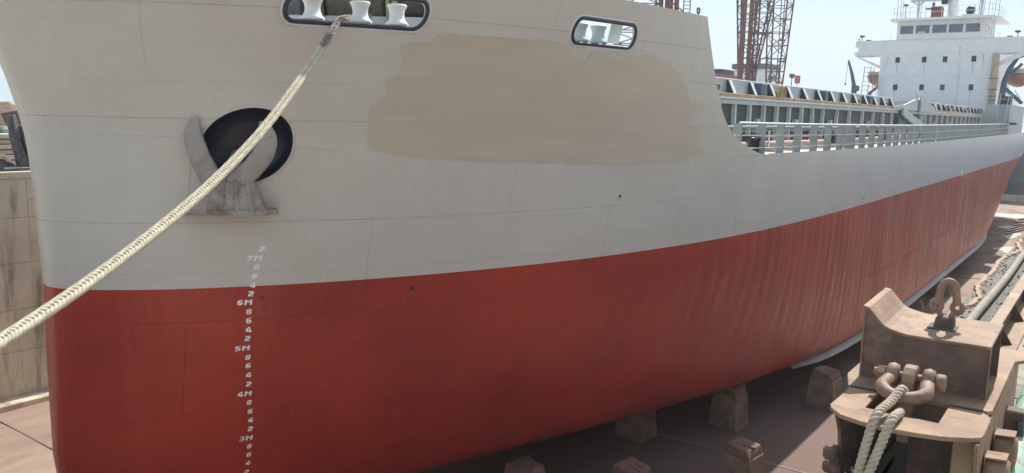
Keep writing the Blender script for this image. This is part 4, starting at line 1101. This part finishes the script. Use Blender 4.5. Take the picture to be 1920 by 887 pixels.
for z in range(12, 36, 3):
    b = C1 + EV * 4.55 + FV * -.05; MB().box((b.x, b.y, z), (.8, .3, .22), rz=math.atan2(EV.y, EV.x)).build('gusset', M_CRANED, c1)
for o_ in (4.3, 4.75):
    b = C1 + EV * o_ + FV * .8; MB().tube([(b.x, b.y, QZ), (b.x, b.y, 37)], .07, 5).build('ladder_stile', M_CRANED, c1)
for z in (13.5, 22.0, 30.0):
    b = C1 + EV * 1.6 + FV * .5; MB().box((b.x, b.y, z), (2.6, 1.4, .18), rz=math.atan2(EV.y, EV.x)).build('platform', M_CRANED, c1)
b0, b1 = C1 + EV * -3, C1 + EV * 7
MB().bar((b0.x, b0.y, 37.4), (b1.x, b1.y, 37.4), 2.4, 1.6).build('top_girder', M_CRANE, c1)
c2 = empty('gantry_crane', 'red brown lattice crane showing just over the forecastle rail', 'crane')
C2 = Vector((-45, 90, 0))
lattice(c2, crane_pts(C2, -4.6, -.6, 0, 2.4, QZ), crane_pts(C2, -5.4, 0, 0, 3.0, 32), 16, .13, .06, M_CRANED)
for o_, w_, m_ in ((0.1, .34, M_CRANED), (1.0, .72, M_CRANE), (1.9, .42, M_CRANE)):
    b = C2 + EV * o_ + FV * .8; MB().bar((b.x, b.y, QZ), (b.x, b.y, 32), w_, w_).build('column', m_, c2)
mb = MB()
for z in np.arange(18, 32, .42): 
    b = C2 + EV * 2.95; mb.box((b.x, b.y, z), (.75, .1, .07), rz=math.atan2(EV.y, EV.x))
for o_ in (2.58, 3.32):
    b = C2 + EV * o_; mb.bar((b.x, b.y, QZ), (b.x, b.y, 32), .1, .1)
mb.build('ladder', mat('ladder_brown', (.24, .16, .14), (.18, .12, .1), scale=2, rough=.7), c2)
mb = MB()
for k in range(14):
    z = 10 + k * 1.7; a = C2 + EV * .1; b = C2 + EV * 2.6
    mb.bar((a.x, a.y, z), (b.x, b.y, z), .16, .16); mb.bar((a.x, a.y, z), (b.x, b.y, z + (1.7 if k % 2 else -1.7)), .12, .12)
mb.build('bracing', M_CRANE, c2)
b0, b1 = C2 + EV * -6, C2 + EV * 4
MB().bar((b0.x, b0.y, 32.4), (b1.x, b1.y, 32.4), 2.4, 1.4).build('top_girder', M_CRANE, c2)
# sheds and a barge stack on the far quay
sh = empty('red_barge_stack', 'dull red deckhouse beyond the far quay, left of the crane', 'deckhouse')
MB().b(-49, -44, 104, 112, QZ, 15.5).build('wall', mat('dull_red_paint', (.36, .13, .11), (.26, .10, .09), scale=.8, rough=.7), sh); MB().b(-47, -45, 109, 113.5, 15.5, 16.3).build('winch_cab', M_CRANED, sh, .1)
for i in range(3): MB().b(-43.98, -43.9, 105.5 + i * 2, 106.4 + i * 2, 13.4, 14.2).build('window', M_PORT, sh)
for i in range(8): MB().tube([(-44.2, 112.3 + i * .9, QZ), (-44.2, 112.3 + i * .9, 15.2)], .08, 5).build('rail_post', M_CRANED, sh)
ws = empty('white_deckhouse', 'small white deckhouse between the two crane legs', 'deckhouse')
MB().b(-58, -52, 146, 152, QZ, 18.4).build('wall', M_WHITE, ws); MB().b(-58.3, -51.7, 145.7, 152.3, 18.4, 19.3).build('roof', M_BLUE, ws)
for i in range(3): MB().b(-51.99, -51.9, 147 + i * 1.6, 148 + i * 1.6, 16.4, 17.3).build('window', M_PORT, ws)
MB().tube([(-54, 148, 19.3), (-54, 148, 20.2), (-53, 149, 20.6)], .14, 6).build('roof_lamp', M_LAMP, ws)
pl_ = empty('lamp_pole', 'thin lamp pole right of the lattice crane', 'lamp'); MB().tube([(-45, 138.4, QZ), (-45, 138.4, 16.6)], .07, 6).build('pole', M_LAMP, pl_); MB().lathe((-45, 138.4, 16.3), [(.1, 0), (.45, .3), (.45, .7), (0, .9)], n=10).build('lamp_head', M_LAMP, pl_)
sg = empty('red_sign', 'small plain red board on a post right of the crane', 'sign'); MB().tube([(-45, 141.3, QZ), (-45, 141.3, 16)], .06, 6).build('post', M_LAMP, sg); MB().box((-45, 141.3, 16.3), (.9, .08, 1.3), rz=.6).build('board', mat('sign_red', (.55, .12, .10), (.45, .10, .09), scale=2, rough=.6), sg)

# ------------------------------------------------------------------ far quay, left of the bow
hn_ = empty('mooring_horn', 'dark curved steel mooring horn at the edge of the far quay', 'fairlead')
pth = [(-33.3, 14.35, 7.25), (-33.3, 14.15, 7.9), (-33.3, 13.98, 8.6), (-33.3, 13.9, 9.35)]
for dx in (0, .35): MB().tube([(x - dx, y + dx * .6, z) for x, y, z in pth], [.30, .20, .17, .12], 12).build('horn', M_STEELD, hn_)
MB().tube([(-33.3, 14.75, 7.25), (-33.3, 14.55, 8.1), (-33.3, 14.3, 9.0)], [.34, .24, .16], 12).build('horn', M_STEELD, hn_)
MB().b(-34.0, -32.9, 13.4, 15.2, QZ, QZ + .14).build('base_plate', M_STEELD, hn_, .03)
for i, (x, y, w_, lb) in enumerate(((-36.5, 15.0, 3.2, 'stack of pale planks behind the mooring horn'), (-41, 16.4, 4.0, 'second stack of pale planks farther back on the far quay'))):
    pk = empty('plank_stack', lb, 'planks', 'plank stacks on the far quay')
    for k in range(6): MB().box((x + .05 * (k % 2), y, QZ + .12 + k * .21), (1.2, w_, .17), rz=.15).build('plank', M_WOOD, pk, .01)
hp_ = MB(); g = random.Random(5); bmv = []
def rubble(x, y, rx, ry, h, seed, n=16):
    g = random.Random(seed); vs_ = []; fs = []
    for j in range(n + 1):
        for i in range(n + 1):
            u, v = i / n * 2 - 1, j / n * 2 - 1; rr = max(0, 1 - u * u - v * v)
            vs_.append((x + u * rx, y + v * ry, QZ - .02 + h * rr ** .7 * (.75 + .5 * g.random())))
    for j in range(n):
        for i in range(n): fs.append((j * (n + 1) + i, j * (n + 1) + i + 1, (j + 1) * (n + 1) + i + 1, (j + 1) * (n + 1) + i))
    return MB().add(vs_, fs)
tag(rubble(-34.4, 12.9, 1.2, 1.6, .75, 3).build('rubble_heap', M_EARTH), 'dark earth heap at the foot of the mooring horn', 'heap')
tag(rubble(-46, 18, 5, 5, 2.2, 9).build('scrap_heap', M_RUSTD), 'rust brown scrap heap far back on the left', 'heap')
gt = empty('green_tank', 'small dark green tank behind the planks on the far quay', 'tank'); MB().lathe((-39.3, 15.9, QZ), [(.5, 0), (.5, 1.3), (.3, 1.5), (0, 1.52)], n=14).build('tank_body', mat('tank_green', (.07, .13, .11), (.05, .1, .08), scale=3, rough=.6), gt)
for i in range(5):
    MB().tube([(-33.6 - i * .5, 12.2 + i * .4, QZ + .05 + .03 * i), (-33.9 - i * .3, 14.0 + i * .5, QZ + .2 + .05 * i)], .035, 6).build('pipe_length', M_RUSTD, hn_) if False else None
# ------------------------------------------------------------------ trolley on the near quay
PZ = 8.0
tr = empty('mooring_trolley', 'brown rusted steel trolley with a dished saddle on the near quay', 'trolley')
# rear deck plate
pr = [(-1.47, 6.10), (-.513, 6.14), (-.513, 8.00), (-1.40, 7.95), (-1.494, 6.45)]
MB().prism([(-1.42, 6.112), (-.60, 6.135), (-.54, 6.14), (-.513, 6.18), (-.516, 7.62), (-.46, 7.70), (-.46, 8.02), (-1.49, 8.0), (-1.50, 6.40)], (0, 0, PZ - .028), (1, 0, 0), (0, 1, 0), (0, 0, 1), .028).build('deck_plate', M_RUST, tr, .004)
# front apron plate with the notch: four strips round the opening
ap = MB()
A_ = [(-1.41, 5.62), (-1.385, 5.55), (-1.30, 5.455), (-1.16, 5.41), (-1.009, 5.393), (-.85, 5.42), (-.695, 5.465), (-.56, 5.545), (-.51, 5.60), (-.50, 5.66), (-.50, 5.96), (-.515, 6.05), (-.56, 6.10)]
zt, zb = PZ - .004, PZ - .034
def poly_plate(mb, poly): mb.prism(poly, (0, 0, zb), (1, 0, 0), (0, 1, 0), (0, 0, 1), zt - zb)
poly_plate(ap, [(-1.41, 5.62), (-1.385, 5.55), (-1.30, 5.455), (-1.205, 5.424), (-1.16, 5.41), (-1.009, 5.393), (-.85, 5.42), (-.763, 5.445), (-.695, 5.465), (-.56, 5.545), (-.51, 5.60), (-.50, 5.66), (-.50, 5.96), (-.515, 6.05), (-.56, 6.11), (-.763, 6.105), (-.763, 5.70), (-1.205, 5.70), (-1.205, 6.09), (-1.40, 6.08)])
ap.build('apron_plate', M_RUST, tr, .004)
MB().tube([(-1.40, 6.098, PZ + .001), (-1.2, 6.104, PZ + .002)], .008, 6).build('weld_bead', M_RUSTD, tr)
MB().tube([(-.76, 6.12, PZ + .001), (-.56, 6.126, PZ + .002)], .008, 6).build('weld_bead', M_RUSTD, tr)
# saddle
PR = [(-1.417, 8.536), (-1.385, 8.530), (-1.345, 8.487), (-1.305, 8.443), (-1.273, 8.412), (-1.235, 8.394), (-1.191, 8.384), (-1.14, 8.374), (-1.096, 8.370), (-.943, 8.372), (-.81, 8.374), (-.580, 8.376)]
sad = empty('saddle_empty') if False else None
y0, y1 = 6.40, 7.10
def profat(y): 
    return [(x, z + (y - 6.4) * .035) for x, z in PR]
th = .02
vs_ = []; n = len(PR)
for y in (y0 - .012, y1):
    for x, z in profat(y): vs_.append((x - (.0 if x > -1.4 else .012), y, z + .002))
for y in (y0 - .012, y1):
    for x, z in profat(y): vs_.append((x - (.0 if x > -1.4 else .012), y, z - th))
fs = [(i, i + 1, n + i + 1, n + i) for i in range(n - 1)] + [(2 * n + i, 3 * n + i, 3 * n + i + 1, 2 * n + i + 1) for i in range(n - 1)]
fs += [(i, 2 * n + i, 2 * n + i + 1, i + 1) for i in range(n - 1)] + [(n + i, n + i + 1, 3 * n + i + 1, 3 * n + i) for i in range(n - 1)]
fs += [(0, n, 3 * n, 2 * n), (n - 1, 3 * n - 1, 4 * n - 1, 2 * n - 1)]
sp = MB().add(vs_, fs).build('saddle_plate', M_RUST, tr, .004)
fp = [(x, z - th - .002) for x, z in PR]
MB().prism([(-1.405, PZ + .001), (-.585, PZ + .001)] + [(max(min(x, -.585), -1.405), z) for x, z in reversed(fp)], (0, 6.415, 0), (1, 0, 0), (0, 0, 1), (0, -1, 0), .018).build('front_web', M_RUSTD, tr)
MB().prism([(-1.405, PZ + .001), (-.585, PZ + .001)] + [(max(min(x, -.585), -1.405), z + .02) for x, z in reversed(fp)], (0, 7.08, 0), (1, 0, 0), (0, 0, 1), (0, -1, 0), .018).build('rear_web', M_RUSTD, tr)
MB().b(-1.40, -1.384, 6.416, 7.06, PZ + .001, 8.49).build('side_web', M_RUSTD, tr)
MB().b(-.672, -.656, 6.416, 7.06, PZ + .001, 8.345).build('side_web', M_RUSTD, tr)
MB().tube([(-1.41, 6.392, PZ), (-1.412, 6.390, 8.52)], .006, 6).build('weld_bead', M_RUST, tr); MB().tube([(-.582, 6.392, PZ), (-.580, 6.390, 8.36)], .007, 6).build('weld_bead', M_RUST, tr)
# side plates and legs under the deck
MB().prism([(5.55, 7.96), (8.0, 7.97), (8.0, 7.45), (5.9, 7.45), (5.72, 7.52), (5.62, 7.7)], (-.535, 0, 0), (0, 1, 0), (0, 0, 1), (1, 0, 0), .022).build('side_plate', M_RUST, tr)
MB().prism([(5.55, 7.96), (8.0, 7.97), (8.0, 7.45), (6.0, 7.40), (5.82, 7.46), (5.74, 7.6), (5.66, 7.82)], (-1.36, 0, 0), (0, 1, 0), (0, 0, 1), (1, 0, 0), .022).build('side_plate', M_RUSTD, tr)
MB().b(-.99, -.536, 6.12, 6.14, 7.3, 7.965).build('cross_web', M_RUSTD, tr)
MB().b(-.66, -.536, 5.62, 5.64, 7.3, 7.955).build('front_leg', M_RUST, tr, .004)
for y in (5.93, 6.42):
    w_ = MB().lathe((-.51, y, 7.66), [(.04, 0), (.10, .005), (.115, .03), (.115, .12), (.10, .145), (.05, .15)], (1, 0, 0), 20).build('guide_roller', M_RUST, tr)
    MB().bar((-.50, y, 7.78), (-.38, y, 7.79), .14, .012).build('roller_guard', M_RUST, w_)
MB().box((-.46, 7.25, 7.60), (.16, .14, .24)).build('buffer', M_RUSTD, tr, .012); MB().box((-.40, 7.25, 7.60), (.05, .22, .12)).build('buffer_pad', M_STEELD, tr, .01)
MB().box((-1.40, 5.72, 7.62), (.1, .1, .1)).build('bolt_head', M_RUSTD, tr, .02); MB().box((-1.40, 5.78, 7.50), (.12, .12, .09)).build('bolt_head', M_RUSTD, tr, .02)
# centre lug that takes the pin
MB().prism([(5.99, 8.0), (5.985, 8.14), (6.0, 8.19), (6.04, 8.225), (6.09, 8.235), (6.14, 8.225), (6.18, 8.19), (6.195, 8.14), (6.19, 8.0), (6.19, 7.7), (5.99, 7.7)], (-1.055, 0, 0), (0, 1, 0), (0, 0, 1), (1, 0, 0), .085).build('pin_lug', M_RUST, tr, .018, 3)
# pad eye standing on the saddle
MB().prism([(-1.0, 8.388), (-.86, 8.388), (-.865, 8.47), (-.985, 8.47)], (0, 6.70, 0), (1, 0, 0), (0, 0, 1), (0, 1, 0), .10).build('pad_eye', M_RUSTD, tr, .01)
MB().b(-1.03, -.84, 6.64, 6.83, 8.372, 8.394).build('pad_plate', mat('greenish_rust', (.12, .12, .09), (.07, .07, .055), scale=12, rough=.8), tr, .004)
# shackles
M_SHK = mat('shackle_brown', (.31, .20, .14), (.21, .13, .09), scale=9, rough=.62, bump=.3, bscale=70, dirt=(.20, .12, .09), dscale=14)
s1 = empty('bow_shackle', 'large brown bow shackle pinned to the trolley apron', 'shackle')
zc = 8.135
bowp = []
for q in np.linspace(0, math.pi, 25):
    u = -math.cos(q); bowp.append((-1.012 + u * (.150 if math.sin(q) > .35 else .115 + .1 * math.sin(q)), 5.955 - .155 * math.sin(q) ** .8, zc - .055 * math.sin(q)))
bowp = [(-1.125, 6.11, zc)] + [(-1.128, 6.05, zc - .005)] + bowp[2:-2] + [(-.898, 6.05, zc - .005), (-.898, 6.11, zc)]
MB().tube(bowp, [.052, .047] + [.044] * (len(bowp) - 4) + [.047, .052], 16).build('bow', M_SHK, s1)
for x in (-1.125, -.898): MB().lathe((x - .042, 6.095, zc + .01), [(.045, 0), (.075, .010), (.085, .042), (.075, .074), (.045, .084)], (1, 0, 0), 20).build('eye', M_SHK, s1)
MB().lathe((-1.25, 6.095, zc + .01), [(.030, 0), (.032, .38)], (1, 0, 0), 14).build('pin', M_SHK, s1)
MB().lathe((-.852, 6.095, zc + .01), [(.055, 0), (.06, .006), (.06, .05), (.052, .058)], (1, 0, 0), 18).build('pin_head', M_SHK, s1)
MB().lathe((-1.225, 6.095, zc + .01), [(.052, 0), (.056, .006), (.056, .048), (.05, .054)], (1, 0, 0), 6, smooth=False).build('nut', M_SHK, s1)
s2 = empty('lifting_shackle', 'upright shackle without its pin standing on the saddle', 'shackle')
lp = [(-.99, 6.75, 8.56)] + [(-.925 - .052 * math.cos(q), 6.75, 8.66 + .075 * math.sin(q)) for q in np.linspace(0, math.pi, 15)] + [(-.86, 6.75, 8.56)]
MB().tube(lp, [.030] + [.027] * 15 + [.030], 12).build('bow', M_STEELD if False else M_SHK, s2)
for x in (-.995, -.855):
    MB().tube([(x + .034 * math.cos(q), 6.75, 8.545 + .036 * math.sin(q)) for q in np.linspace(0, 2 * math.pi, 17)[:-1]], .019, 8, closed=True).build('eye', M_SHK, s2)
MB().tube([(-.985, 6.75, 8.515), (-.955, 6.75, 8.47)], .022, 8).build('stub', M_SHK, s2); MB().tube([(-.865, 6.75, 8.515), (-.895, 6.75, 8.47)], .022, 8).build('stub', M_SHK, s2)
# laid rope through the bow shackle
def laid(path, R_, pitch, rs, m_, name, parent):
    pts = [Vector(p) for p in path]; fine = []
    for i in range(len(pts) - 1):
        p0 = pts[max(i - 1, 0)]; p1 = pts[i]; p2 = pts[i + 1]; p3 = pts[min(i + 2, len(pts) - 1)]
        for k in range(14):
            t = k / 14; fine.append(.5 * ((2 * p1) + (p2 - p0) * t + (2 * p0 - 5 * p1 + 4 * p2 - p3) * t * t + (3 * p1 - p0 - 3 * p2 + p3) * t ** 3))
    fine.append(pts[-1])
    s_ = 0; out = [[], [], []]; prev = None
    # resample evenly
    ev = [fine[0]]; acc = 0; step = pitch / 9
    for a_, b_ in zip(fine, fine[1:]):
        L_ = (b_ - a_).length
        while acc + L_ >= step:
            t = (step - acc) / L_; a_ = a_.lerp(b_, t); ev.append(a_.copy()); L_ = (b_ - a_).length; acc = 0
        acc += L_
    for i, p in enumerate(ev):
        t = (ev[min(i + 1, len(ev) - 1)] - ev[max(i - 1, 0)]).normalized()
        nn = (t.orthogonal() if prev is None else (prev - t * prev.dot(t))).normalized(); prev = nn; bb = t.cross(nn)
        for k in range(3):
            q = 2 * math.pi * (i * step / pitch + k / 3)
            out[k].append(p + (nn * math.cos(q) + bb * math.sin(q)) * R_)
    for k in range(3): MB().tube(out[k], rs, 7).build(name, m_, parent)
r2 = empty('laid_rope', 'grey laid rope rove through the bow shackle of the trolley', 'rope')
laid([(-1.13, 5.10, 7.50), (-1.12, 5.22, 7.66), (-1.10, 5.35, 7.90), (-1.08, 5.45, 8.045), (-1.04, 5.66, 8.09), (-1.015, 5.80, 8.135), (-1.005, 5.86, 8.10), (-1.00, 5.84, 8.03)], .0155, .11, .0165, M_ROPEG, 'rope_strand', r2)
laid([(-.995, 5.74, 8.005), (-.985, 5.60, 8.03), (-.99, 5.45, 8.035), (-1.01, 5.37, 7.94), (-1.05, 5.27, 7.76), (-1.08, 5.17, 7.60), (-1.09, 5.05, 7.46)], .0155, .11, .0165, M_ROPEG, 'rope_strand', r2)
# loosened splice: knots and frayed yarns
g = random.Random(2)
for i in range(7):
    c = Vector((-1.10 + g.uniform(-.035, .03), 5.13 + g.uniform(-.06, .09), 7.56 + g.uniform(-.05, .05)))
    MB().tube([c + Vector((math.cos(q + i) * .03, math.sin(q + i) * .035, .016 * math.sin(2 * q))) for q in np.linspace(0, 5.2, 12)], .013, 6).build('splice_tuck', M_ROPEG, r2)
for i in range(46):
    c = Vector((-1.12, 5.24, 7.64)) + Vector((g.uniform(-.03, .03), g.uniform(-.1, .06), g.uniform(-.05, .03)))
    d_ = Vector((g.uniform(-1, -.1), g.uniform(-.4, .6), g.uniform(-.3, .8))).normalized() * g.uniform(.04, .10)
    MB().tube([c, c + d_ * .55 + Vector((0, 0, .008)), c + d_], .0022, 4).build('frayed_yarn', M_ROPE, r2)

# ------------------------------------------------------------------ runway of the trolley and clutter on the near quay
rw = empty('trolley_runway', 'rusted steel runway channel under the trolley', 'rail')
MB().b(-1.445, -1.425, 3.2, 8.7, QZ - .40, QZ + .02).build('channel_side', M_RUSTD, rw); MB().b(-1.49, -1.424, 3.2, 8.7, QZ + .021, QZ + .036).build('channel_lip', M_ORANGE, rw)
MB().b(-1.0, -.98, 3.2, 8.7, QZ - .40, QZ + .02).build('channel_side', M_RUSTD, rw); MB().b(-1.0, -.94, 3.2, 8.7, QZ + .021, QZ + .036).build('channel_lip', M_ORANGE, rw)
MB().b(-1.424, -1.001, 3.2, 8.7, QZ - .40, QZ - .33).build('channel_bed', M_BLACK, rw)
# girder carrying on behind the trolley
MB().b(-1.02, -.90, 8.75, 60, QZ + .30, QZ + .325).build('girder_flange', M_RUST, rw); MB().b(-.97, -.95, 8.75, 60, QZ + .01, QZ + .299).build('girder_web', M_RUSTD, rw); MB().b(-1.0, -.74, 8.75, 60, QZ + .004, QZ + .03).build('girder_base', M_RUST, rw)
for i in range(30):
    y = 9.6 + i * 1.45
    MB().prism([(0, 0), (.15, 0), (0, .26)], (-.949, y, QZ + .031), (1, 0, 0), (0, 0, 1), (0, 1, 0), .02).build('girder_gusset', M_RUSTD, rw)
wp_ = empty('grey_pipe', 'thin grey pipe lying along the dock edge', 'pipe')
MB().tube([(-1.34 + .012 * math.sin(y * .9), y, QZ + .062) for y in np.linspace(9.2, 60, 60)], .06, 12).build('pipe_run', mat('dusty_pipe', (.32, .29, .24), (.22, .2, .17), scale=5, rough=.8), wp_)
gp = empty('green_pipe', 'pale green painted pipe with rust patches at the right edge', 'pipe')
MB().tube([(-.40, y, QZ + .13) for y in np.linspace(3, 60, 40)], .12, 20).build('pipe_run', M_GREEN, gp)
for y in (8.35, 13.0): MB().lathe((-.40, y, QZ + .13), [(.122, 0), (.128, .008), (.128, .03), (.122, .038)], (0, 1, 0), 20).build('pipe_joint', M_GREEN, gp)
for i in range(8): MB().b(-.54, -.26, 4 + i * 4 - .06, 4 + i * 4 + .06, QZ - .001, QZ + .04).build('pipe_sleeper', M_QUAY, gp)
# ragged rubber strip along the dock edge
rs_ = MB(); g = random.Random(8); ys_ = np.arange(8.8, 60, .09); top = []
vs_ = []; px = 0
for i, y in enumerate(ys_):
    px = px * .8 + g.uniform(-.018, .018) + (.10 * (math.sin(y * 1.05) > .8)) * .3
    x = -1.64 + px; 
    vs_ += [(x - .06, y, QZ - .22 + g.uniform(-.05, .03)), (x - .03, y, QZ + .02 + g.uniform(0, .02)), (x + .02 + g.uniform(0, .025), y, QZ + .03 + g.uniform(0, .012)), (x + .05 + g.uniform(0, .035), y, QZ + .002)]
fs = [(i * 4 + k, i * 4 + k + 1, (i + 1) * 4 + k + 1, (i + 1) * 4 + k) for i in range(len(ys_) - 1) for k in range(3)]
tag(rs_.add(vs_, fs).build('edge_strip', M_RUST), 'ragged rusted edging curling over the near dock wall', 'edging')
rd = empty('steel_rods', 'bundle of dark rods jutting from the right edge over the dock', 'rods')
for i in range(6): MB().tube([(-1.95 + .03 * i, 21.6 + .22 * i, QZ + .10 + .05 * i), (-.95, 22.6 + .12 * i, QZ + .42 + .03 * (i % 3))], .022, 6).build('rod', M_RUSTD, rd)
# grit and stones scattered on the quay beside the trolley
gv = MB(); g = random.Random(21)
for i in range(900):
    x = g.uniform(-1.6, -.3); y = g.uniform(8.8, 26)
    if -1.42 < x < -1.26 or -1.03 < x < -.72: continue
    r_ = g.uniform(.006, .02)
    gv.box((x, y, QZ + r_ * .4), (r_ * 2, r_ * 1.6, r_ * 1.2), rz=g.uniform(0, 3), top=(.6, .6))
for i in range(500):
    x = g.uniform(-.52, .3); y = g.uniform(5.2, 9.5); r_ = g.uniform(.004, .014)
    gv.box((x, y, QZ + r_ * .4), (r_ * 2, r_ * 1.6, r_ * 1.2), rz=g.uniform(0, 3), top=(.6, .6))
tag(gv.build('grit', M_GRAVEL), 'loose grit and small stones on the near quay', 'grit', kind='stuff')
# scraps in the runway
for i, (x, y) in enumerate(((-1.10, 6.0), (-1.2, 5.8))):
    pass
tag(MB().prism([(-1.13, 6.62), (-1.0, 6.5), (-.985, 6.55), (-1.06, 6.58), (-1.11, 6.66)], (0, 0, QZ - .32), (1, 0, 0), (0, 1, 0), (0, 0, 1), .006).build('paper_scrap', M_BRIGHT), 'torn pale scrap lying in the black runway bed', 'scrap')

# ------------------------------------------------------------------ hazy air over the yard
hz = MB().b(-420, 330, -60, 430, FZ - 2.0, 44).build('haze', None)
hm = bpy.data.materials.new('pale_haze'); hm.use_nodes = True
hN, hL = hm.node_tree.nodes, hm.node_tree.links
hN.remove(hN['Principled BSDF'])
pv = hN.new('ShaderNodeVolumePrincipled'); pv.inputs['Color'].default_value = (.90, .94, 1.0, 1); pv.inputs['Density'].default_value = .0006; pv.inputs['Anisotropy'].default_value = .2
hL.new(pv.outputs[0], hN['Material Output'].inputs['Volume'])
hz.data.materials.append(hm)
tag(hz, kind='stuff')
